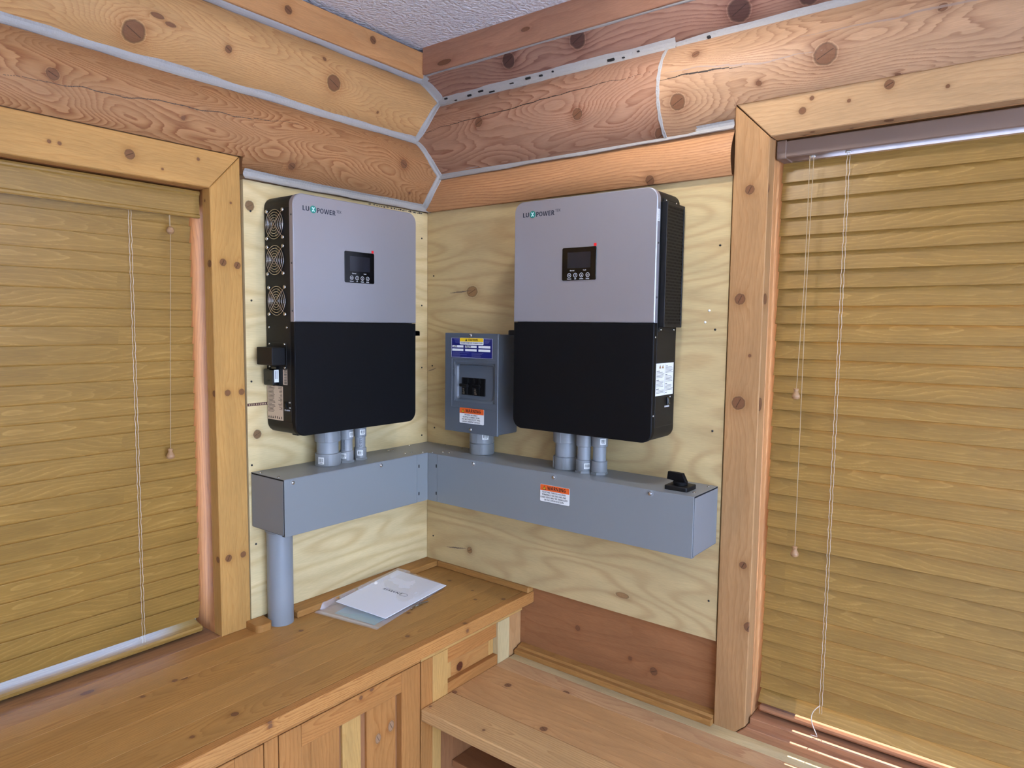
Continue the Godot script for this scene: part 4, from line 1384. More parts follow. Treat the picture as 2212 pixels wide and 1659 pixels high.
func make_inverter(label: String, at: Vector3, turn: float) -> Node3D:
	var t := thing("inverter", label, "inverter", at, turn, "wall-mounted inverters")
	var cs := MB.new()
	cs.extr(rrect(IW - 0.004, IH - 0.003, 0.028, Vector2(0, IH / 2)), 0.0025, 0.1165, true)
	part(t, "casing", cs, M.black_case)
	var top := MB.new()
	top.extr(rrect(IW, IH - 0.3065, 0.03, Vector2(0, (IH + 0.3065) / 2), 8, [1, 1, 0, 0]), 0.1172, ID, true, 0.0022)
	part(t, "front_cover", top, M.silver, "silver upper front cover")
	var low := MB.new()
	low.extr(rrect(IW - 0.0008, 0.3052, 0.03, Vector2(0, 0.1526), 8, [0, 0, 1, 1]), 0.1185, ID - 0.0006, true, 0.0022)
	part(t, "front_cover", low, M.black_cover, "black lower front cover")
	var z := ID
	# display
	var dp := MB.new()
	dp.extr(rrect(0.1078, 0.0875, 0.004, Vector2(-0.0028, 0.4624)), z - 0.001, z + 0.0018, true, 0.0008)
	var disp := part(t, "display", dp, M.black_gloss)
	var sc := MB.new()
	sc.extr(rrect(0.0725, 0.0418, 0.001, Vector2(-0.0026, 0.472)), z + 0.0018, z + 0.0021)
	part(disp, "screen", sc, M.screen)
	var rd := MB.new()
	rd.extr(rrect(0.008, 0.008, 0.001, Vector2(0.0459, 0.5105)), z - 0.0004, z + 0.0004)
	part(disp, "pull_tab", rd, M.red, "red pull tab")
	var zz := z + 0.0019
	lettering(disp, "Normal", 0.0026, Vector3(-0.0237, 0.4449, zz), M.white_ink, 0.0135)
	lettering(disp, "Fault", 0.0026, Vector3(0.0158, 0.4452, zz), M.white_ink, 0.009)
	var bx := [-0.0327, -0.0132, 0.006, 0.0255]
	var bt := ["Return", "UP", "Down", "Enter"]
	for k in 4:
		var rg := MB.new()
		rg.lathe([Vector2(0.0050, 0), Vector2(0.0050, 0.0004), Vector2(0.0058, 0.0004), Vector2(0.0058, 0)], 20, Vector3(bx[k], 0.4322, zz - 0.0001), Vector3.BACK)
		part(disp, "button_ring", rg, M.white_ink)
		lettering(disp, bt[k], 0.0024, Vector3(bx[k], 0.4226, zz), M.white_ink, [0.0125, 0.005, 0.011, 0.0105][k])
		var ic := MB.new()
		var c := Vector3(bx[k], 0.4322, zz)
		match k:
			0:
				ic.box(c + Vector3(-0.002, 0.0008, 0), c + Vector3(0.002, 0.0015, 0.0003))
				ic.box(c + Vector3(0.0014, -0.0018, 0), c + Vector3(0.0021, 0.0015, 0.0003))
				ic.box(c + Vector3(-0.002, -0.0022, 0), c + Vector3(0.002, -0.0015, 0.0003))
				ic.extr_tri(c, Vector2(-0.0031, 0.0011), Vector2(-0.0012, 0.0026), Vector2(-0.0012, -0.0003))
			1, 2:
				var s := 1.0 if k == 1 else -1.0
				ic.box(c + Vector3(-0.0004, -0.0022 * s, 0), c + Vector3(0.0004, 0.0008 * s, 0.0003))
				ic.extr_tri(c, Vector2(0, 0.003 * s), Vector2(-0.0015, 0.0006 * s), Vector2(0.0015, 0.0006 * s))
				ic.box(c + Vector3(-0.0014, -0.003, 0), c + Vector3(0.0014, -0.0026, 0.0003))
			3:
				ic.box(c + Vector3(-0.0015, -0.0011, 0), c + Vector3(0.0022, -0.0004, 0.0003))
				ic.box(c + Vector3(0.0015, -0.0011, 0), c + Vector3(0.0022, 0.0018, 0.0003))
				ic.extr_tri(c, Vector2(-0.0032, -0.0007), Vector2(-0.0013, 0.0009), Vector2(-0.0013, -0.0023))
		part(disp, "button_symbol", ic, M.white_ink)
	# the maker's mark
	var zl := z + 0.0001
	lettering(t, "LU", 0.0122, Vector3(-0.1823, 0.6053, zl), M.navy_ink, 0.0205, Basis.IDENTITY, true, "logo_letters")
	lettering(t, "POWER", 0.0126, Vector3(-0.1162, 0.6043, zl), M.navy_ink, 0.0612, Basis.IDENTITY, true, "logo_letters")
	lettering(t, "TEK", 0.0072, Vector3(-0.0743, 0.6093, zl), M.navy_ink, 0.0172, Basis.IDENTITY, false, "logo_letters")
	var dc := MB.new()
	dc.cyl(0.0099, -0.0002, 0.0003, Vector3(-0.1592, 0.6051, zl), Vector3.BACK, 32)
	var disc := part(t, "logo_disc", dc, M.green)
	var xb := MB.new()
	for s in [-1.0, 1.0]:
		var q := Vector2(sin(0.58 * s), cos(0.58))
		var p := Vector2(q.y, -q.x)
		var c2 := Vector2(-0.1592, 0.6051)
		var pl := PackedVector2Array()
		for e in [[-0.0073, 0.0], [-0.005, 0.0016], [0.0, 0.0007], [0.005, 0.0016], [0.0073, 0.0], [0.005, -0.0016], [0.0, -0.0007], [-0.005, -0.0016]]:
			pl.append(c2 + q * e[0] + p * e[1])
		xb.extr(pl, zl + 0.0003, zl + 0.0006)
	part(disc, "logo_cross", xb, M.pale_green)
	return t


# wire guard of a fan: rings and two crossing wires, before a dark opening with the hub behind it; built in x, y facing +z
func fan(t: Node3D, xf: Transform3D) -> void:
	var op := MB.new()
	op.t = xf
	op.cyl(0.0385, 0.0, 0.0008, Vector3.ZERO, Vector3.BACK, 32)
	var f := part(t, "fan_opening", op, M.dark_hole)
	var hb := MB.new()
	hb.t = xf
	hb.cyl(0.0155, 0.0008, 0.0016, Vector3.ZERO, Vector3.BACK, 24, 0.0003)
	for k in 7:
		var a := TAU * k / 7.0
		var p := PackedVector2Array()
		for e in [[0.015, 0.0], [0.036, 0.25], [0.036, 0.75], [0.015, 0.55]]:
			p.append(Vector2(cos(a + e[1]), sin(a + e[1])) * e[0])
		hb.extr(p, 0.0008, 0.0011)
	part(f, "fan_hub", hb, mat(Color(0.11, 0.1, 0.09), 0.25))
	var g := MB.new()
	g.t = xf
	for r in [0.0385, 0.0315, 0.0245, 0.0175, 0.0105]:
		var path := []
		for i in 41:
			path.append(Vector3(cos(TAU * i / 40.0) * r, sin(TAU * i / 40.0) * r, 0.0046 + (0.0385 - r) * 0.05))
		g.tube(path, 0.00085, 6)
	for s in [-1, 1]:
		g.tube([Vector3(-0.0355, -0.0355 * s, 0.004), Vector3(0, 0, 0.0072), Vector3(0.0355, 0.0355 * s, 0.004)], 0.00085, 6)
	part(f, "wire_guard", g, M.chrome)
	for sx in [-1, 1]:
		for sy in [-1, 1]:
			screw_head(f, xf * Vector3(0.0358 * sx, 0.0358 * sy, 0.0036), M.zinc, 0.0052, "guard_screw", xf.basis)


func inverter_left_side(t: Node3D) -> void:
	var hw := IW / 2 - 0.002
	# faces -x: local x of the side runs towards the room (+z of the inverter)
	var bs := Basis(Vector3(0, 0, 1), Vector3(0, 1, 0), Vector3(-1, 0, 0))
	var side := func(u: float, y: float, out: float) -> Vector3: return Vector3(-hw - out, y, u)
	var pl := MB.new()
	pl.t = Transform3D(bs, Vector3(-hw, 0, 0))
	pl.box(Vector3(0.006, 0.035, -0.001), Vector3(0.1145, 0.6065, 0.0012), 0.0005)
	part(t, "side_plate", pl, M.black_case)
	for y in [0.5645, 0.47, 0.362]:
		fan(t, Transform3D(bs, side.call(0.0555 if y > 0.4 else 0.0605, y, 0.0012)))
	for p in [[0.0172, 0.2911], [0.0983, 0.2909]]:
		screw_head(t, side.call(p[0], p[1], 0.0012), M.zinc, 0.0032, "screw", bs)
	for p in [[0.1235, 0.271], [0.1255, 0.064]]:
		screw_head(t, side.call(p[0], p[1], -0.0015), M.zinc, 0.0032, "screw", bs)
	for p in [[0.125, 0.585], [0.125, 0.46], [0.126, 0.335]]:
		screw_head(t, Vector3(-IW / 2, p[1], p[0]), M.panel_dark, 0.0026, "screw", bs)
	# breaker box on a flange
	var fl := MB.new()
	fl.t = Transform3D(bs, Vector3(-hw, 0, 0))
	fl.box(Vector3(0.014, 0.178, 0.0012), Vector3(0.097, 0.25, 0.003), 0.0005)
	fl.box(Vector3(0.0195, 0.1905, 0.003), Vector3(0.0915, 0.2385, 0.0425), 0.002)
	var bx := part(t, "terminal_box", fl, M.black_case)
	for p in [[0.0201, 0.2457], [0.089, 0.2462], [0.0895, 0.1835], [0.0201, 0.1835]]:
		screw_head(bx, side.call(p[0], p[1], 0.0032), M.zinc, 0.0034, "screw", bs)
	# plug-in radio stick with a label
	var dg := MB.new()
	dg.t = Transform3D(bs, Vector3(-hw, 0, 0))
	dg.box(Vector3(0.0135, 0.1335, 0.0012), Vector3(0.061, 0.1785, 0.02), 0.003)
	dg.box(Vector3(0.04, 0.178, 0.0012), Vector3(0.062, 0.186, 0.012), 0.001)
	var dn := part(t, "data_stick", dg, M.black_gloss)
	var lb := MB.new()
	lb.box(Vector3(-hw - 0.017, 0.143, 0.0608), Vector3(-hw - 0.003, 0.1765, 0.0612))
	part(dn, "white_label", lb, M.sticker, "narrow white label")
	var ln := MB.new()
	for k in 3:
		ln.box(Vector3(-hw - 0.0145 + k * 0.003, 0.152, 0.0612), Vector3(-hw - 0.0135 + k * 0.003, 0.174, 0.0614))
	part(dn, "print_line", ln, M.ink).set_meta("kind", "stuff")
	lb = MB.new()
	lb.t = Transform3D(bs, Vector3(-hw, 0, 0))
	lb.box(Vector3(0.0785, 0.137, 0.0012), Vector3(0.0975, 0.1808, 0.0016))
	var bc := part(t, "barcode_label", lb, M.spec_label)
	ln = MB.new()
	ln.t = Transform3D(bs, Vector3(-hw, 0, 0))
	var rg := RandomNumberGenerator.new()
	rg.seed = 4
	var y := 0.1395
	while y < 0.178:
		var th := rg.randf_range(0.0006, 0.0018)
		ln.box(Vector3(0.084, y, 0.0016), Vector3(0.096, y + th, 0.0018))
		y += th + rg.randf_range(0.0006, 0.0016)
	part(bc, "barcode", ln, M.ink).set_meta("kind", "stuff")
	# rating label: lines of fine print in two columns and a row of signs
	lb = MB.new()
	lb.t = Transform3D(bs, Vector3(-hw, 0, 0))
	lb.box(Vector3(0.0045, 0.0385, 0.0012), Vector3(0.0768, 0.132, 0.0016))
	var rl := part(t, "rating_label", lb, M.spec_label, "cream rating label with fine print")
	ln = MB.new()
	ln.t = Transform3D(bs, Vector3(-hw, 0, 0))
	for k in 20:
		var yy := 0.1285 - k * 0.0036
		ln.box(Vector3(0.0075, yy, 0.0016), Vector3(0.0075 + rg.randf_range(0.014, 0.034), yy + 0.0013, 0.0018))
		if k < 18:
			ln.box(Vector3(0.0735 - rg.randf_range(0.006, 0.02), yy, 0.0016), Vector3(0.0735, yy + 0.0013, 0.0018))
	part(rl, "print_line", ln, mat(Color(0.25, 0.21, 0.18), 0.7)).set_meta("kind", "stuff")
	ln = MB.new()
	ln.t = Transform3D(bs, Vector3(-hw, 0, 0))
	for k in 7:
		var c := Vector3(0.0105 + k * 0.0098, 0.0455, 0.0016)
		if k in [0, 1, 2, 5]:
			ln.extr_tri(c, Vector2(0, 0.004), Vector2(-0.0038, -0.0032), Vector2(0.0038, -0.0032))
		else:
			ln.box(c + Vector3(-0.0018, -0.0032, 0), c + Vector3(0.0018, 0.0036, 0.0002))
	part(rl, "warning_sign", ln, mat(Color(0.25, 0.21, 0.18), 0.7)).set_meta("kind", "stuff")
	# rocker switch
	var sw := MB.new()
	sw.t = Transform3D(bs, Vector3(-hw, 0, 0))
	sw.box(Vector3(0.0835, 0.0735, 0.0012), Vector3(0.0965, 0.092, 0.0042), 0.0008)
	sw.box(Vector3(0.0855, 0.076, 0.0042), Vector3(0.0945, 0.0895, 0.0062), 0.001)
	part(t, "rocker_switch", sw, M.black_gloss)
	lettering(t, "OFF", 0.0032, side.call(0.107, 0.0902, 0.0013), M.white_ink, 0.0085, bs)
	lettering(t, "ON", 0.0032, side.call(0.107, 0.0762, 0.0013), M.white_ink, 0.0062, bs)
	lettering(t, "EPS OUTPUT", 0.0034, side.call(0.0955, 0.0685, 0.0013), M.white_ink, 0.024, bs)
	# foot under the casing
	var ft := MB.new()
	ft.box(Vector3(-0.19, -0.004, 0.07), Vector3(-0.165, 0.004, 0.095), 0.001)
	part(t, "foot_pad", ft, M.black_case)


func inverter_right_side(t: Node3D) -> void:
	var hw := IW / 2 - 0.002
	var bs := Basis(Vector3(0, 0, -1), Vector3(0, 1, 0), Vector3(1, 0, 0))
	# u grows towards the wall: u = -z of the inverter
	var side := func(z: float, y: float, out: float) -> Vector3: return Vector3(hw + out, y, z)
	var pl := MB.new()
	pl.box(Vector3(hw - 0.001, 0.0385, 0.008), Vector3(hw + 0.001, 0.6065, 0.1145), 0.0005)
	part(t, "side_plate", pl, M.black_case)
	# perforated vent box
	var vb := MB.new()
	var x0 := hw + 0.001
	var x1 := hw + 0.0165
	vb.box(Vector3(x0, 0.2965, 0.0065), Vector3(x1 - 0.004, 0.607, 0.1085), 0.001)
	var vent := part(t, "vent_box", vb, M.dark_hole)
	var rim := MB.new()
	rim.box(Vector3(x0, 0.2955, 0.0055), Vector3(x1, 0.608, 0.0105), 0.0008)
	rim.box(Vector3(x0, 0.2955, 0.1035), Vector3(x1, 0.608, 0.1095), 0.0008)
	rim.box(Vector3(x0, 0.2955, 0.0105), Vector3(x1, 0.303, 0.1035), 0.0008)
	rim.box(Vector3(x0, 0.5995, 0.0105), Vector3(x1, 0.608, 0.1035), 0.0008)
	part(vent, "vent_rim", rim, M.black_case)
	# lattice between oval holes
	var g := MB.new()
	g.t = Transform3D(bs, Vector3(x1 - 0.0015, 0, 0))
	var nc := 13
	var nr := 37
	var cw := 0.093 / nc
	var ch := 0.2965 / nr
	for r in nr:
		var sh := 0.5 if r % 2 else 0.0
		for c in nc + 1:
			var cx := -0.1035 + (c + sh - (0.5 if r % 2 == 0 else 0.5)) * cw + cw * 0.5
			var cy := 0.303 + (r + 0.5) * ch
			var lo := maxf(cx - cw / 2, -0.1035)
			var hi := minf(cx + cw / 2, -0.0105)
			if hi - lo < cw * 0.2:
				continue
			if hi - lo < cw * 0.9:
				g.quad(Vector3(lo, cy - ch / 2, 0), Vector3(hi, cy - ch / 2, 0), Vector3(hi, cy + ch / 2, 0), Vector3(lo, cy + ch / 2, 0), Vector3.BACK)
				continue
			var outr := [Vector2(hi, cy), Vector2(hi, cy + ch / 2), Vector2(cx, cy + ch / 2), Vector2(lo, cy + ch / 2), Vector2(lo, cy), Vector2(lo, cy - ch / 2), Vector2(cx, cy - ch / 2), Vector2(hi, cy - ch / 2)]
			for k in 8:
				var k2 := (k + 1) % 8
				var i1 := Vector2(cx, cy) + Vector2(cos(TAU * k / 8) * cw * 0.31, sin(TAU * k / 8) * ch * 0.38)
				var i2 := Vector2(cx, cy) + Vector2(cos(TAU * k2 / 8) * cw * 0.31, sin(TAU * k2 / 8) * ch * 0.38)
				g.quad(Vector3(i1.x, i1.y, 0), Vector3(outr[k].x, outr[k].y, 0), Vector3(outr[k2].x, outr[k2].y, 0), Vector3(i2.x, i2.y, 0), Vector3.BACK)
	part(vent, "perforated_plate", g, M.black_case)
	var tab := MB.new()
	tab.box(Vector3(hw, 0.284, 0.0095), Vector3(hw + 0.003, 0.2955, 0.108), 0.0005)
	part(vent, "fixing_tab", tab, M.black_case)
	tab = MB.new()
	tab.box(Vector3(hw, 0.608, 0.02), Vector3(hw + 0.003, 0.6175, 0.1), 0.0005)
	part(vent, "fixing_tab", tab, M.black_case)
	for p in [[0.0882, 0.613], [0.03, 0.613], [0.098, 0.2895], [0.022, 0.2895]]:
		screw_head(vent, side.call(p[0], p[1], 0.0032), M.zinc, 0.003, "screw", bs)
	for p in [[0.1255, 0.2704], [0.1255, 0.0705]]:
		screw_head(t, Vector3(IW / 2, p[1], p[0]), M.zinc, 0.003, "screw", bs)
	for p in [0.505, 0.37]:
		screw_head(t, Vector3(IW / 2 + 0.0003, p, 0.125), M.panel_dark, 0.0026, "screw", bs)
	# small sticker over the cover joint
	var st := MB.new()
	st.box(Vector3(IW / 2 - 0.0002, 0.5583, 0.1195), Vector3(IW / 2 + 0.0003, 0.5875, 0.1325))
	var so := part(t, "small_sticker", st, M.sticker)
	lettering(so, "2101270178", 0.0042, Vector3(IW / 2 + 0.0004, 0.573, 0.126), M.ink, 0.025, bs * Basis(Vector3.BACK, -PI / 2))
	# caution label
	var lb := MB.new()
	lb.box(Vector3(hw + 0.001, 0.1203, 0.0135), Vector3(hw + 0.0014, 0.2035, 0.1155))
	var cl := part(t, "caution_label", lb, M.sticker, "white caution label in two columns")
	var ln := MB.new()
	ln.t = Transform3D(bs, Vector3(hw + 0.0014, 0, 0))
	var rg := RandomNumberGenerator.new()
	rg.seed = 9
	for col in 2:
		var u0 := -0.112 if col == 0 else -0.0605
		for k in 22:
			var yy := (0.183 if col == 0 else 0.195) - k * 0.0033
			if yy < 0.124 or (k % 7 == 6):
				continue
			var head := k % 7 == 0
			ln.box(Vector3(u0, yy, 0), Vector3(u0 + (rg.randf_range(0.01, 0.018) if head else rg.randf_range(0.034, 0.0445)), yy + (0.0016 if head else 0.001), 0.0002))
	ln.box(Vector3(-0.0645, 0.122, 0), Vector3(-0.0641, 0.202, 0.0002))
	part(cl, "print_line", ln, mat(Color(0.3, 0.3, 0.3), 0.7)).set_meta("kind", "stuff")
	for u in [-0.093, -0.077]:
		var tr := MB.new()
		tr.t = Transform3D(bs, Vector3(hw + 0.0014, 0, 0))
		tr.extr_tri(Vector3(u, 0.1945, 0), Vector2(0, 0.0055), Vector2(-0.0055, -0.004), Vector2(0.0055, -0.004))
		part(cl, "warning_sign", tr, mat(Color(0.3, 0.17, 0.08), 0.6))
		tr = MB.new()
		tr.t = Transform3D(bs, Vector3(hw + 0.0014, 0, 0))
		tr.extr_tri(Vector3(u, 0.194, 0.0002), Vector2(0, 0.0028), Vector2(-0.0026, -0.002), Vector2(0.0026, -0.002))
		part(cl, "warning_sign", tr, mat(Color(0.8, 0.55, 0.2), 0.6))
	# power switch
	var sw := MB.new()
	sw.box(Vector3(hw + 0.001, 0.094, 0.036), Vector3(hw + 0.0045, 0.1135, 0.0505), 0.0008)
	sw.t = Transform3D(Basis(Vector3.BACK, 0.12), Vector3(hw + 0.004, 0.1035, 0))
	sw.box(Vector3(-0.001, -0.0075, 0.038), Vector3(0.0028, 0.0075, 0.0485), 0.0008)
	var so2 := part(t, "rocker_switch", sw, M.black_gloss)
	lettering(so2, "OFF", 0.0036, side.call(0.0285, 0.1135, 0.0012), M.white_ink, 0.0085, bs)
	lettering(so2, "ON", 0.0036, side.call(0.0305, 0.0965, 0.0012), M.white_ink, 0.0062, bs)
	lettering(t, "POWER", 0.0045, side.call(0.046, 0.0895, 0.0012), M.white_ink, 0.027, bs, true)


# ------------------------------------------------------------------ breaker panel
func warn_label(t: Node3D, c: Vector3, w: float, h: float, lines: Array, head: float, widths: Array, caution := false) -> void:
	var b := MB.new()
	b.extr(rrect(w, h, 0.003, Vector2(c.x, c.y)), c.z - 0.0004, c.z + 0.0003)
	var lb := part(t, "caution_label" if caution else "warning_label", b, M.sticker)
	var hd := MB.new()
	hd.extr(rrect(w - 0.0008, head, 0.0028, Vector2(c.x, c.y + h / 2 - head / 2 - 0.0004), 6, [1, 1, 0, 0]), c.z + 0.0003, c.z + 0.0005)
	part(lb, "label_band", hd, M.yellow if caution else M.orange)
	var yb := c.y + h / 2 - head / 2
	var z := c.z + 0.0006
	var tx := c.x - w * 0.355 if not caution else c.x - w * 0.22
	var th := head * 0.33
	var tr := MB.new()
	tr.extr_tri(Vector3(tx, yb - th * 0.15, z - 0.0001), Vector2(0, th * 1.15), Vector2(-th * 1.1, -th), Vector2(th * 1.1, -th))
	part(lb, "warning_sign", tr, M.ink)
	if not caution:
		tr = MB.new()
		tr.extr_tri(Vector3(tx, yb - th * 0.2, z + 0.0001), Vector2(0, th * 0.7), Vector2(-th * 0.72, -th * 0.68), Vector2(th * 0.72, -th * 0.68))
		part(lb, "warning_sign", tr, M.yellow)
		tr = MB.new()
		tr.box(Vector3(tx - th * 0.1, yb - th * 0.7, z + 0.0003), Vector3(tx + th * 0.1, yb + th * 0.15, z + 0.0005))
		part(lb, "warning_sign", tr, M.ink)
		lettering(lb, "WARNING", head * 0.56, Vector3(c.x + w * 0.06, yb, z), M.ink, w * 0.62, Basis.IDENTITY, true)
	else:
		lettering(lb, "CAUTION", head * 0.52, Vector3(c.x + w * 0.06, yb, z), M.ink, w * 0.4, Basis.IDENTITY, true)
	var rest := h - head
	for k in lines.size():
		var y: float = c.y + h / 2 - head - rest * (k + 0.62) / (lines.size() + 0.35)
		lettering(lb, lines[k], rest / (lines.size() + 0.35) * 0.62, Vector3(c.x - (0.0 if caution else w * 0.02), y, z), M.ink, widths[k])


func breaker_panel() -> void:
	var t := thing("breaker_panel", "grey breaker enclosure with two black breakers, left of the right inverter", "breaker panel", Vector3(0.284, 0.1175, 0.0))
	# panel coordinates: x about its middle, y from its foot
	var hw := 0.109
	var h := 0.3125
	var bx := MB.new()
	bx.box(Vector3(-hw + 0.002, 0.003, 0.0), Vector3(hw - 0.002, h - 0.003, 0.088), 0.001)
	var body := part(t, "enclosure", bx, M.panel_grey)
	# round knockouts in its right side
	for y in [0.045, 0.257]:
		for r in [0.022, 0.013]:
			var k := MB.new()
			var path := []
			for i in 29:
				path.append(Vector3(hw - 0.0018, y + (0.0 if r > 0.02 else -0.006) + sin(TAU * i / 28.0) * r, 0.045 + cos(TAU * i / 28.0) * r))
			k.tube(path, 0.0007, 5)
			part(body, "knockout", k, M.panel_grey)
	# front cover with a pressed window
	var cv := MB.new()
	var z0 := 0.089
	var z1 := 0.0975
	var ox0 := -0.066
	var ox1 := 0.0965
	var oy0 := 0.098
	var oy1 := 0.2215
	cv.box(Vector3(-hw, 0, z0), Vector3(ox0, h, z1), 0.0012)
	cv.box(Vector3(ox1, 0, z0), Vector3(hw, h, z1), 0.0012)
	cv.box(Vector3(ox0 - 0.0012, 0, z0), Vector3(ox1 + 0.0012, oy0, z1), 0.0)
	cv.box(Vector3(ox0 - 0.0012, oy1, z0), Vector3(ox1 + 0.0012, h, z1), 0.0)
	cv.box(Vector3(hw - 0.002, 0.006, 0.0), Vector3(hw - 0.0008, h - 0.004, z0), 0.0)
	var cover := part(t, "front_cover", cv, M.panel_grey)
	# sloping surround of the window
	var rc := MB.new()
	var oc := Vector2((ox0 + ox1) / 2, (oy0 + oy1) / 2)
	var ro := rrect(ox1 - ox0 + 0.001, oy1 - oy0 + 0.001, 0.012, oc, 6)
	var ri := rrect(ox1 - ox0 - 0.026, oy1 - oy0 - 0.024, 0.008, oc + Vector2(0.0, 0.001), 6)
	var rm := rrect(ox1 - ox0 - 0.012, oy1 - oy0 - 0.012, 0.011, oc, 6)
	for i in ro.size():
		var j := (i + 1) % ro.size()
		for pr in [[ro, rm, z1 + 0.0002, z1 - 0.003], [rm, ri, z1 - 0.003, z1 - 0.016]]:
			var a := Vector3(pr[0][i].x, pr[0][i].y, pr[2])
			var b := Vector3(pr[0][j].x, pr[0][j].y, pr[2])
			var c := Vector3(pr[1][j].x, pr[1][j].y, pr[3])
			var d := Vector3(pr[1][i].x, pr[1][i].y, pr[3])
			var m := (b - a).cross(d - a)
			if m.length() < 1e-12:
				m = (c - b).cross(d - a)
			m = m.normalized()
			if m.z < 0.0:
				m = -m
			rc.quad(a, b, c, d, m)
	part(cover, "pressed_surround", rc, M.panel_grey)
	var inn := MB.new()
	inn.extr(rrect(ox1 - ox0 - 0.024, oy1 - oy0 - 0.022, 0.008, oc + Vector2(0, 0.001)), z1 - 0.02, z1 - 0.0158)
	part(cover, "inner_plate", inn, M.panel_dark)
	inn = MB.new()
	inn.box(Vector3(0.048, 0.122, z1 - 0.0158), Vector3(0.083, 0.166, z1 - 0.0152), 0.0)
	part(cover, "blank_plate", inn, M.panel_grey)
	# ridges of the cover
	var rd := MB.new()
	rd.box(Vector3(-0.079, 0.078, z1), Vector3(-0.0775, 0.231, z1 + 0.0015), 0.0006)
	rd.box(Vector3(-0.079, 0.078, z1), Vector3(0.104, 0.0795, z1 + 0.0012), 0.0005)
	rd.box(Vector3(-0.0775, 0.2305, z1), Vector3(0.104, 0.2315, z1 + 0.0006), 0.0003)
	part(cover, "pressed_ridge", rd, M.panel_grey)
	var la := MB.new()
	la.box(Vector3(-0.0755, 0.179, z1), Vector3(-0.0625, 0.2005, z1 + 0.0015), 0.0007)
	la.box(Vector3(-0.072, 0.181, z1 + 0.0015), Vector3(-0.0645, 0.1985, z1 + 0.0025), 0.0005)
	part(cover, "latch", la, M.panel_grey)
	# breakers, two double-pole
	for k in 2:
		var x0 := -0.0435 + k * 0.0485
		var b := MB.new()
		for q in 2:
			b.box(Vector3(x0 + q * 0.0243, 0.1185, z1 - 0.0155), Vector3(x0 + q * 0.0243 + 0.0236, 0.173, z1 - 0.007), 0.0012)
			b.box(Vector3(x0 + q * 0.0243 + 0.003, 0.157, z1 - 0.007), Vector3(x0 + q * 0.0243 + 0.007, 0.171, z1 - 0.005), 0.0006)
		var br := part(t, "breaker", b, M.black_cover)
		var tg := MB.new()
		tg.t = Transform3D(Basis(Vector3.UP, -0.35), Vector3(x0 - 0.001 + 0.004, 0.1495, z1 - 0.006))
		tg.box(Vector3(-0.004, -0.005, 0), Vector3(0.044, 0.004, 0.009 if k == 0 else 0.006), 0.0015)
		part(br, "breaker_toggle", tg, M.black_cover)
		var mk := MB.new()
		var rg := RandomNumberGenerator.new()
		rg.seed = 5 + k
		for i in 7:
			var yy := 0.1215 + i * 0.0028
			var xx := x0 + 0.003 + rg.randf_range(0, 0.003)
			mk.box(Vector3(xx, yy, z1 - 0.007), Vector3(xx + rg.randf_range(0.004, 0.009), yy + 0.0012, z1 - 0.0067))
		part(br, "printed_mark", mk, mat(Color(0.5, 0.45, 0.38), 0.7)).set_meta("kind", "stuff")
	# blue data label with white fields
	var bl := MB.new()
	bl.extr(rrect(0.168, 0.0625, 0.003, Vector2(0.003, 0.2665)), z1 - 0.0003, z1 + 0.0003)
	var blue := part(t, "data_label", bl, M.blue, "dark blue data label with white fields")
	var bd := MB.new()
	for e in [[Vector3(-0.0805, 0.2362, 0), Vector3(0.0865, 0.2368, 0)], [Vector3(-0.0805, 0.2962, 0), Vector3(0.0865, 0.2968, 0)], [Vector3(-0.0805, 0.2362, 0), Vector3(-0.0799, 0.2968, 0)], [Vector3(0.0859, 0.2362, 0), Vector3(0.0865, 0.2968, 0)]]:
		bd.box(e[0] + Vector3(0, 0, z1 + 0.0003), e[1] + Vector3(0, 0, z1 + 0.0005))
	part(blue, "label_border", bd, M.white_ink)
	for r in 2:
		for c in 3:
			var f := MB.new()
			f.box(Vector3(-0.0775 + c * 0.0545, 0.2672 - r * 0.0108, z1 + 0.0003), Vector3(-0.0305 + c * 0.0545, 0.2742 - r * 0.0108, z1 + 0.0005))
			part(blue, "white_field", f, M.sticker)
	lettering(blue, "Left", 0.0062, Vector3(-0.0655, 0.2712, z1 + 0.0006), M.ink, 0.018, Basis.IDENTITY, true, "handwriting")
	lettering(blue, "Right", 0.0062, Vector3(-0.0095, 0.2702, z1 + 0.0006), M.ink, 0.022, Basis.IDENTITY, true, "handwriting")
	var fp := MB.new()
	var rg2 := RandomNumberGenerator.new()
	rg2.seed = 12
	for k in 5:
		for c in 2:
			var xx := -0.076 + c * 0.08
			fp.box(Vector3(xx, 0.251 - k * 0.003, z1 + 0.0003), Vector3(xx + rg2.randf_range(0.03, 0.072), 0.2516 - k * 0.003, z1 + 0.0005))
	for k in 4:
		fp.box(Vector3(-0.07 + k * 0.002, 0.293 - k * 0.0035, z1 + 0.0003), Vector3(-0.047, 0.2936 - k * 0.0035, z1 + 0.0005))
		fp.box(Vector3(0.055, 0.293 - k * 0.0035, z1 + 0.0003), Vector3(0.08 - k * 0.003, 0.2938 - k * 0.0035, z1 + 0.0005))
	part(blue, "print_line", fp, mat(Color(0.5, 0.5, 0.65), 0.6)).set_meta("kind", "stuff")
	warn_label(t, Vector3(0.0035, 0.2874, z1 + 0.0009), 0.0965, 0.0208, ["SOLAR POINT OF CONNECTION"], 0.0112, [0.09], true)
	warn_label(t, Vector3(0.0055, 0.0545, z1 + 0.0004), 0.1, 0.0485, ["POWER SOURCE", "OUTPUT CONNECTION", "DO NOT RELOCATE THIS", "OVERCURRENT DEVICE"], 0.0175, [0.052, 0.068, 0.074, 0.073])
	for p in [Vector3(-0.001, 0.3055, z1), Vector3(0.001, 0.0105, z1)]:
		screw_head(t, p, M.zinc, 0.0062)


# ------------------------------------------------------------------ wireway
const GD := 0.1524
const GY := 0.0478


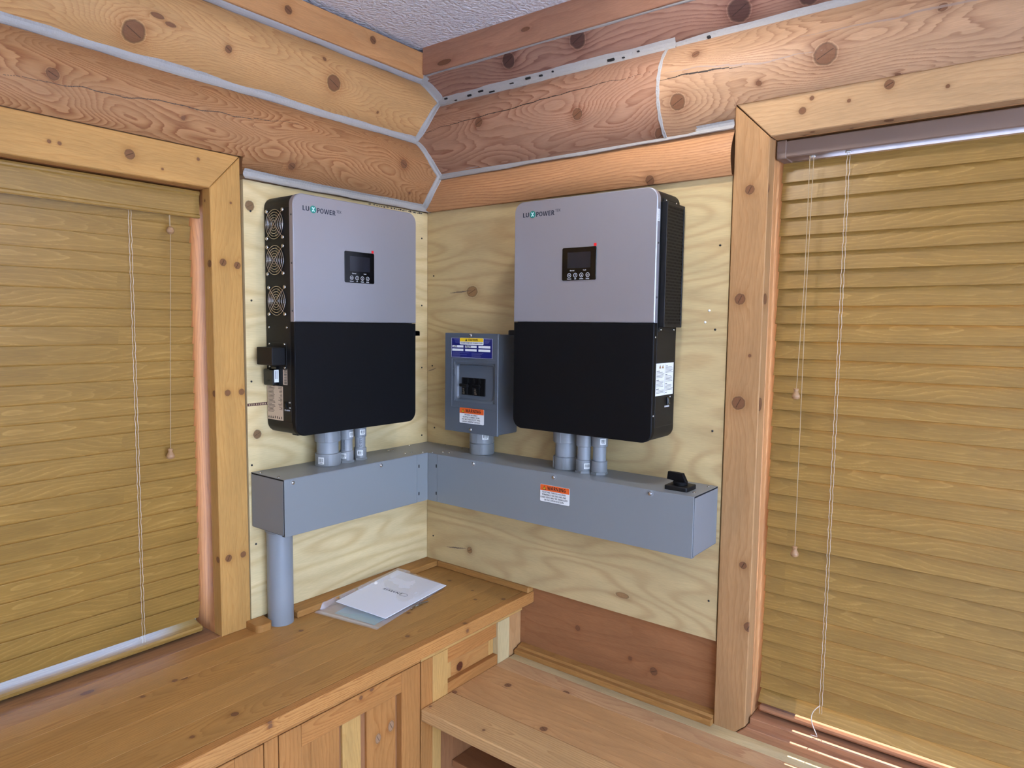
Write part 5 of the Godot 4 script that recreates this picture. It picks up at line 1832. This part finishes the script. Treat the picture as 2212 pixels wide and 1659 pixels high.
func wireways() -> void:
	var y0 := GY - GD
	# left run, in wall coordinates of the left wall
	var t := thing("wireway", "grey metal wireway on the left wall below the left inverter", "wireway", Vector3.ZERO, PI / 2)
	wire_run(t, -0.6818, -0.2018, -1, [[-0.6558, 0.0365], [-0.35, 0.0365]], [[-0.671, 0.028], [-0.671, 0.113], [-0.2125, 0.0355], [-0.2115, 0.111]])
	var u := thing("wireway", "long grey metal wireway on the right wall with a warning label", "wireway")
	wire_run(u, 0.1958, 1.0502, 1, [[0.346, 0.0368], [0.6403, 0.0375], [0.9344, 0.0382]], [[1.0335, 0.022], [1.0325, 0.111], [0.2105, 0.018], [0.2105, 0.1135]])
	warn_label(u, Vector3(0.6452, -0.0107, GD + 0.0022), 0.0978, 0.0482, ["ELECTRIC SHOCK HAZARD", "TERMINALS ON THE LINE AND", "LOAD SIDES MAY BE ENERGIZED", "IN THE OPEN POSITION"], 0.0165, [0.078, 0.081, 0.09, 0.064])
	# corner piece
	var e := thing("wireway_elbow", "grey metal corner elbow joining the two wireways", "wireway elbow")
	var b := MB.new()
	b.t = Transform3D(Basis(Vector3(1, 0, 0), Vector3(0, 0, 1), Vector3(0, -1, 0)), Vector3(0, GY - 0.0005, 0))
	b.extr(PackedVector2Array([Vector2(0.0008, 0.0008), Vector2(0.1952, 0.0008), Vector2(0.1952, GD), Vector2(GD, GD), Vector2(GD, 0.2012), Vector2(0.0008, 0.2012)]), 0.0, GD - 0.001)
	part(e, "elbow_body", b, M.grey_metal)
	var fl := MB.new()
	fl.box(Vector3(GD, y0 - 0.0006, 0.155), Vector3(GD + 0.0012, GY - 0.002, 0.2008), 0.0)
	fl.box(Vector3(0.1545, y0 - 0.0006, GD), Vector3(0.1948, GY - 0.002, GD + 0.0012), 0.0)
	part(e, "cover_flange", fl, M.grey_metal)
	for y in [0.0095, -0.078]:
		for s in 2:
			var sl := MB.new()
			if s == 0:
				sl.t = Transform3D(Basis(Vector3(0, 0, -1), Vector3(0, 1, 0), Vector3(1, 0, 0)), Vector3(GD + 0.0012, y, 0.1925))
			else:
				sl.t = Transform3D(Basis.IDENTITY, Vector3(0.1915, y, GD + 0.0012))
			sl.extr(rrect(0.0042, 0.011, 0.0021), 0.0, 0.0003)
			part(e, "fixing_slot", sl, M.dark_hole)
	var up := Basis(Vector3(1, 0, 0), Vector3(0, 0, -1), Vector3(0, 1, 0))
	for p in [[0.0338, 0.1917], [0.0122, 0.099], [0.1117, 0.1841], [0.1381, 0.16], [0.16, 0.1393], [0.1839, 0.1149], [0.095, 0.009], [0.1813, 0.0208]]:
		screw_head(e, Vector3(p[0], GY - 0.0003, p[1]), M.zinc, 0.0036, "screw", up)


# a run of wireway in wall coordinates from x0 to x1; its free end is at x0 (side -1) or x1 (side 1)
func wire_run(t: Node3D, x0: float, x1: float, side: int, fronts: Array, tops: Array) -> void:
	var y0 := GY - GD
	var b := MB.new()
	b.box(Vector3(x0 + 0.002, y0 + 0.001, 0.001), Vector3(x1 - 0.0005, GY - 0.001, GD - 0.001))
	part(t, "trough", b, M.grey_metal)
	var top := MB.new()
	top.box(Vector3(x0, GY - 0.001, 0.0005), Vector3(x1, GY, GD), 0.0004)
	part(t, "top_plate", top, M.grey_metal)
	var fr := MB.new()
	fr.box(Vector3(x0, y0 - 0.001, GD - 0.001), Vector3(x1, GY - 0.0008, GD + 0.0012), 0.0006)
	fr.box(Vector3(x0, y0 - 0.001, GD - 0.014), Vector3(x1, y0 + 0.0004, GD + 0.0004), 0.0004)
	part(t, "front_cover", fr, M.grey_metal)
	var xe := x0 if side < 0 else x1
	var gp := MB.new()
	gp.box(Vector3(xe - 0.001 * side - 0.0008, y0 + 0.002, 0.003), Vector3(xe - 0.001 * side + 0.0008, GY - 0.001, GD - 0.003))
	part(t, "end_gap", gp, M.dark_hole)
	var en := MB.new()
	en.box(Vector3(xe - 0.001 * side, y0 + 0.003, 0.0035), Vector3(xe + 0.0008 * side, GY - 0.0045, GD - 0.004), 0.0003)
	part(t, "end_plate", en, M.grey_metal)
	for p in fronts:
		var w := MB.new()
		w.cyl(0.0075, 0.0, 0.0008, Vector3(p[0] + 0.002 * side, p[1] + 0.0005, GD + 0.0012), Vector3.BACK, 18)
		part(t, "washer", w, M.pvc)
		screw_head(t, Vector3(p[0], p[1], GD + 0.002), M.zinc, 0.0055)
	var up := Basis(Vector3(1, 0, 0), Vector3(0, 0, -1), Vector3(0, 1, 0))
	for p in tops:
		screw_head(t, Vector3(p[0], GY, p[1]), M.zinc, 0.0042, "screw", up)
	var lips := MB.new()
	var n := 3
	for k in n:
		var x := lerpf(x0, x1, (k + 0.5) / n)
		lips.box(Vector3(x - 0.009, y0 - 0.0022, GD - 0.02), Vector3(x + 0.009, y0 - 0.0008, GD - 0.006), 0.0004)
	part(t, "cover_tab", lips, M.grey_metal)


# ------------------------------------------------------------------ conduits
func conduit(at: Vector3, y0: float, y1: float, rp: float, rc: float, lo: float, hi: float, label: String, nut := false, ribs := []) -> Node3D:
	var t := thing("conduit", label, "conduit", Vector3(at.x, y0, at.z), 0.0)
	var h := y1 - y0
	var p := MB.new()
	p.cyl(rp, 0.0005, h - 0.0005, Vector3.ZERO, Vector3.UP, 36)
	part(t, "pipe", p, M.pvc)
	var nb := 0.0
	if nut:
		nb = 0.0065
		var n := MB.new()
		n.t = Transform3D(Basis(Vector3(1, 0, 0), Vector3(0, 0, 1), Vector3(0, -1, 0)), Vector3.ZERO)
		var hexa := PackedVector2Array()
		for i in 6:
			hexa.append(Vector2(cos(TAU * (i + 0.3) / 6), sin(TAU * (i + 0.3) / 6)) * rc * 1.1)
		n.extr(hexa, -0.0065, 0.0)
		part(t, "hex_base", n, M.pvc2)
	if lo > 0.0:
		var c := MB.new()
		c.lathe([Vector2(rc - 0.001, nb), Vector2(rc, nb + 0.001), Vector2(rc, lo - 0.0012), Vector2(rc - 0.0012, lo), Vector2(rp, lo)], 36)
		for a in ribs:
			c.t = Transform3D(Basis(Vector3.UP, a), Vector3.ZERO)
			c.box(Vector3(rc - 0.002, nb + 0.002, -0.0018), Vector3(rc + 0.0012, lo - 0.002, 0.0018), 0.0006)
			c.t = Transform3D.IDENTITY
		part(t, "coupling", c, M.pvc2)
	if hi > 0.0:
		var c := MB.new()
		c.lathe([Vector2(rp, h - hi), Vector2(rc - 0.0012, h - hi), Vector2(rc, h - hi + 0.0012), Vector2(rc, h - 0.001)], 36)
		for a in ribs:
			c.t = Transform3D(Basis(Vector3.UP, a - 0.25), Vector3.ZERO)
			c.box(Vector3(rc - 0.002, h - hi + 0.002, -0.0018), Vector3(rc + 0.0012, h - 0.002, 0.0018), 0.0006)
			c.t = Transform3D.IDENTITY
		part(t, "coupling", c, M.pvc2)
	return t


# a bar-code sticker bent round a coupling: middle angle a (0 looks along +z, grows towards +x)
func bar_sticker(t: Node3D, r: float, a: float, y: float, wide: float, high: float) -> void:
	var b := MB.new()
	var k := 8
	for i in k:
		var a0 := a - wide / r / 2 + wide / r * i / k
		var a1 := a - wide / r / 2 + wide / r * (i + 1) / k
		var r2 := r + 0.0004
		b.quadn(Vector3(sin(a0) * r2, y - high / 2, cos(a0) * r2), Vector3(sin(a1) * r2, y - high / 2, cos(a1) * r2), Vector3(sin(a1) * r2, y + high / 2, cos(a1) * r2), Vector3(sin(a0) * r2, y + high / 2, cos(a0) * r2), Vector3(sin(a0), 0, cos(a0)), Vector3(sin(a1), 0, cos(a1)), Vector3(sin(a1), 0, cos(a1)), Vector3(sin(a0), 0, cos(a0)))
	var s := part(t, "barcode_sticker", b, M.sticker)
	var l := MB.new()
	var rg := RandomNumberGenerator.new()
	rg.seed = int(a * 100.0) + int(y * 1000.0)
	var x := -wide * 0.36
	var r3 := r + 0.0007
	while x < wide * 0.36:
		var w := rg.randf_range(0.0005, 0.0013)
		var a0 := a + x / r
		var a1 := a + (x + w) / r
		l.quad(Vector3(sin(a0) * r3, y - high * 0.18, cos(a0) * r3), Vector3(sin(a1) * r3, y - high * 0.18, cos(a1) * r3), Vector3(sin(a1) * r3, y + high * 0.34, cos(a1) * r3), Vector3(sin(a0) * r3, y + high * 0.34, cos(a0) * r3), Vector3(sin(a0), 0, cos(a0)))
		x += w + rg.randf_range(0.0005, 0.0012)
	var xx := -wide * 0.3
	for i in 5:
		var a0 := a + xx / r
		var a1 := a + (xx + wide * 0.1) / r
		l.quad(Vector3(sin(a0) * r3, y - high * 0.36, cos(a0) * r3), Vector3(sin(a1) * r3, y - high * 0.36, cos(a1) * r3), Vector3(sin(a1) * r3, y - high * 0.28, cos(a1) * r3), Vector3(sin(a0) * r3, y - high * 0.28, cos(a0) * r3), Vector3(sin(a0), 0, cos(a0)))
		xx += wide * 0.12
	part(s, "barcode", l, M.ink).set_meta("kind", "stuff")


# a word printed up a pipe
func pipe_print(t: Node3D, txt: String, r: float, a: float, y: float, h: float, w: float) -> void:
	var b := Basis(Vector3.UP, a) * Basis(Vector3.BACK, PI / 2)
	lettering(t, txt, h, Vector3(sin(a) * (r + 0.0002), y, cos(a) * (r + 0.0002)), M.ink, w, b, false, "pipe_print")


func conduits() -> void:
	var yi := 0.1524
	var t := conduit(Vector3(0.070, 0, 0.479), GY, yi + 0.001, 0.031, 0.0362, 0.0355, 0.037, "fat grey conduit under the left inverter", false, [0.95, 2.3, -0.6])
	bar_sticker(t, 0.0362, 0.38, 0.017, 0.018, 0.02)
	t = conduit(Vector3(0.081, 0, 0.419), GY, yi + 0.001, 0.0172, 0.0203, 0.035, 0.037, "thin grey conduit under the left inverter, beside the fat one", true)
	bar_sticker(t, 0.0203, 0.42, 0.021, 0.017, 0.0155)
	bar_sticker(t, 0.0203, 1.75, yi - GY - 0.021, 0.017, 0.0155)
	pipe_print(t, "UNDERGRND", 0.0172, 0.45, 0.053, 0.006, 0.031)
	t = conduit(Vector3(0.077, 0, 0.3645), GY, yi + 0.001, 0.0158, 0.0187, 0.037, 0.036, "thin grey conduit under the left inverter, nearest the wall corner", true)
	bar_sticker(t, 0.0187, 0.85, 0.022, 0.017, 0.0155)
	bar_sticker(t, 0.0187, 1.3, yi - GY - 0.02, 0.017, 0.0155)
	pipe_print(t, "D 651", 0.0158, 0.95, 0.053, 0.0066, 0.024)
	var yr := 0.1601
	t = conduit(Vector3(0.621, 0, 0.064), GY, yr + 0.001, 0.031, 0.0362, 0.036, 0.038, "fat grey conduit under the right inverter", false, [0.0 - 1.25, -2.4, 1.9])
	t = conduit(Vector3(0.692, 0, 0.08), GY, yr + 0.001, 0.0187, 0.0226, 0.037, 0.039, "thin grey conduit between its two neighbours under the right inverter", true)
	bar_sticker(t, 0.0226, 0.95, 0.021, 0.017, 0.0155)
	t = conduit(Vector3(0.7365, 0, 0.071), GY, yr + 0.001, 0.0182, 0.0222, 0.0375, 0.036, "thin grey conduit rightmost under the right inverter", true)
	bar_sticker(t, 0.0222, 0.98, yr - GY - 0.019, 0.018, 0.0165)
	# short one under the breaker panel
	t = conduit(Vector3(0.288, 0, 0.045), GY, 0.1185, 0.036, 0.0395, 0.034, 0.035, "short fat grey conduit under the breaker panel", false, [-1.0, 0.4, 2.0])
	bar_sticker(t, 0.0395, 0.98, 0.058, 0.02, 0.018)
	# long one from the left wireway down into the counter
	t = conduit(Vector3(0.0375, 0, 0.6205), COUNTER, GY - GD - 0.0012, 0.0352, 0.0385, 0.0, 0.0165, "long fat grey conduit from the left wireway down to the counter")


func rotary_switch() -> void:
	var t := thing("rotary_switch", "black rotary isolator knob on the right end of the long wireway", "switch", Vector3(0.9872, GY, 0.0925))
	var b := MB.new()
	b.t = Transform3D(Basis(Vector3(1, 0, 0), Vector3(0, 0, -1), Vector3(0, 1, 0)), Vector3.ZERO)
	b.extr(rrect(0.0615, 0.0595, 0.005), 0.0, 0.0108, true, 0.0012)
	part(t, "base_plate", b, M.black_case)
	b = MB.new()
	b.cyl(0.0185, 0.0108, 0.0192, Vector3(0.0, 0, 0.0), Vector3.UP, 32, 0.0008)
	part(t, "knob_collar", b, M.black_cover)
	b = MB.new()
	b.t = Transform3D(Basis(Vector3.UP, -0.12), Vector3.ZERO)
	b.extr(PackedVector2Array([Vector2(0.0185, 0.0192), Vector2(0.0065, 0.0405), Vector2(-0.0345, 0.0405), Vector2(-0.037, 0.0205), Vector2(-0.0185, 0.0192)]), -0.0055, 0.0055, false, 0.001)
	part(t, "knob_grip", b, M.black_cover)


# ------------------------------------------------------------------ booklet in its bag
# four corners: far left, far right, near right, near left
func patch(c: Array, s: float, t: float) -> Vector3:
	return (c[0] as Vector3).lerp(c[1], s).lerp((c[3] as Vector3).lerp(c[2], s), t)


func booklet() -> void:
	var y := COUNTER
	var bagc := [Vector3(0.010, -0.3645, 0.149), Vector3(0.2135, -0.3835, 0.1225), Vector3(0.2895, -0.3838, 0.489), Vector3(0.064, -0.3825, 0.5275)]
	var org := Vector3(0.15, y, 0.31)
	var bg := thing("plastic_bag", "clear crinkled plastic bag lying on the tall counter round a booklet", "bag", org)
	var nz := FastNoiseLite.new()
	nz.seed = 2
	nz.frequency = 9.0
	var nx := 22
	var ny := 34
	var sheet := MB.new()
	for lay in 2:
		var g := []
		for i in nx + 1:
			var row := []
			for j in ny + 1:
				var s := float(i) / nx
				var t := float(j) / ny
				var p: Vector3 = patch(bagc, s, t) - org
				# the film has to clear the strip of moulding at the back
				if p.x + org.x < 0.0605:
					p.y = maxf(p.y, 0.0205)
				if lay:
					var ed := minf(minf(s, 1.0 - s) * 0.22, minf(t, 1.0 - t) * 0.38)
					var up := 0.0012 + 0.0085 * smoothstep(0.0, 0.022, ed)
					if t > 0.84:
						up = lerpf(up, 0.0022, smoothstep(0.84, 0.9, t))
					p.y += up + 0.0016 * nz.get_noise_2d(s * 0.22, t * 0.38) * smoothstep(0.0, 0.02, ed)
				else:
					p.y += 0.0004
				row.append(p)
			g.append(row)
		for i in nx:
			for j in ny:
				var m: Vector3 = (g[i][j + 1] - g[i][j]).cross(g[i + 1][j] - g[i][j]).normalized()
				if m.y < 0.0:
					m = -m
				sheet.quad(g[i][j], g[i + 1][j], g[i + 1][j + 1], g[i][j + 1], m if lay else -m)
	part(bg, "bag_film", sheet, M.bag)
	var hem := MB.new()
	var prev := []
	for i in 15:
		var s := i / 14.0
		var row := [patch(bagc, s, 0.965) - org + Vector3(0, 0.0026, 0), patch(bagc, s, 0.985) - org + Vector3(0, 0.0026, 0), patch(bagc, s, 0.985) - org + Vector3(0, 0.0012, 0), patch(bagc, s, 0.965) - org + Vector3(0, 0.0012, 0)]
		if prev:
			for k in 4:
				hem.quad(prev[k], row[k], row[(k + 1) % 4], prev[(k + 1) % 4], Vector3.UP if k == 0 else (Vector3.BACK if k == 1 else (Vector3.DOWN if k == 2 else Vector3.FORWARD)))
		prev = row
	part(bg, "bag_seal", hem, M.bag)
	# the booklet leans on the moulding strip with its far left corner
	var bc := [Vector3(0.0335, -0.3595, 0.1745), Vector3(0.2215, -0.3765, 0.1385), Vector3(0.268, -0.3735, 0.4375), Vector3(0.0745, -0.3675, 0.458)]
	var bk := thing("booklet", "white instruction booklet with a printed mark, inside the clear bag", "booklet", org)
	var pb := MB.new()
	var n := 12
	for lay in 2:
		var dy := Vector3(0, 0.0008 if lay else -0.0012, 0) - org
		for i in n:
			for j in n:
				var a := patch(bc, float(i) / n, float(j) / n) + dy
				var b := patch(bc, float(i + 1) / n, float(j) / n) + dy
				var c := patch(bc, float(i + 1) / n, float(j + 1) / n) + dy
				var d := patch(bc, float(i) / n, float(j + 1) / n) + dy
				pb.quad(a, b, c, d, Vector3.UP if lay else Vector3.DOWN)
	for k in 4:
		var a: Vector3 = bc[k] - org
		var b: Vector3 = bc[(k + 1) % 4] - org
		var m := (b - a).cross(Vector3.UP).normalized()
		pb.quad(a + Vector3(0, -0.0012, 0), b + Vector3(0, -0.0012, 0), b + Vector3(0, 0.0008, 0), a + Vector3(0, 0.0008, 0), m)
	part(bk, "paper", pb, M.paper)
	# its mark is upside down for the room: it reads from the far side
	var ex := (patch(bc, 0.0, 0.5) - patch(bc, 1.0, 0.5)).normalized()
	var ez := (patch(bc, 0.5, 1.0) - patch(bc, 0.5, 0.0)).normalized()
	var en := ez.cross(-ex).normalized()
	if en.y < 0.0:
		en = -en
	var lay2 := Basis(ex, en.cross(ex).normalized(), en)
	var dark := mat(Color(0.25, 0.26, 0.32), 0.6)
	var mid := patch(bc, 0.52, 0.475) - org + en * 0.0009
	lettering(bk, "ENAESSE", 0.0095, mid + ex * 0.010, dark, 0.07, lay2, true)
	var ov := MB.new()
	ov.t = Transform3D(lay2, mid - ex * 0.032)
	var path := []
	for i in 25:
		var a := TAU * (i / 24.0) * 0.8 + 0.9
		path.append(Vector3(cos(a) * 0.015, sin(a) * 0.0095, 0.0))
	ov.tube(path, 0.0006, 5)
	ov.box(Vector3(0.006, -0.0098, 0), Vector3(0.075, -0.0092, 0.0002))
	part(bk, "printed_mark", ov, dark)
	# folded greenish sheet under it and a few fixings
	var tc := [Vector3(0.092, -0.3822, 0.40), Vector3(0.245, -0.3822, 0.376), Vector3(0.262, -0.3822, 0.474), Vector3(0.112, -0.3822, 0.492)]
	var tl := thing("folded_sheet", "pale teal folded sheet peeping out under the white booklet", "paper", org)
	var f := MB.new()
	for lay in 2:
		var dy := Vector3(0, 0.0008 if lay else 0.0, 0) - org
		f.quad(tc[0] + dy, tc[1] + dy, tc[2] + dy, tc[3] + dy, Vector3.UP if lay else Vector3.DOWN)
	for k in 4:
		var a: Vector3 = tc[k] - org
		var b: Vector3 = tc[(k + 1) % 4] - org
		f.quad(a, b, b + Vector3(0, 0.0008, 0), a + Vector3(0, 0.0008, 0), (b - a).cross(Vector3.UP).normalized())
	part(tl, "sheet", f, M.teal_paper)
	var sc := thing("screw_anchor_set", "small metal screws and anchors beside the booklet, in the bag", "screws", Vector3(0.262, y, 0.30))
	for k in 4:
		var b := MB.new()
		b.t = Transform3D(Basis(Vector3.UP, -0.25 + 0.2 * k), Vector3(-0.004 + 0.0035 * (k % 2), 0.0045 + 0.0018 * (k % 2), -0.026 + 0.0155 * k))
		b.cyl(0.0022, -0.014, 0.014, Vector3.ZERO, Vector3.BACK, 10, 0.0006)
		b.lathe([Vector2(0.0, 0.0165), Vector2(0.0035, 0.0155), Vector2(0.0038, 0.014), Vector2(0.002, 0.012)], 12, Vector3.ZERO, Vector3.BACK)
		part(sc, "fixing_screw", b, M.zinc)
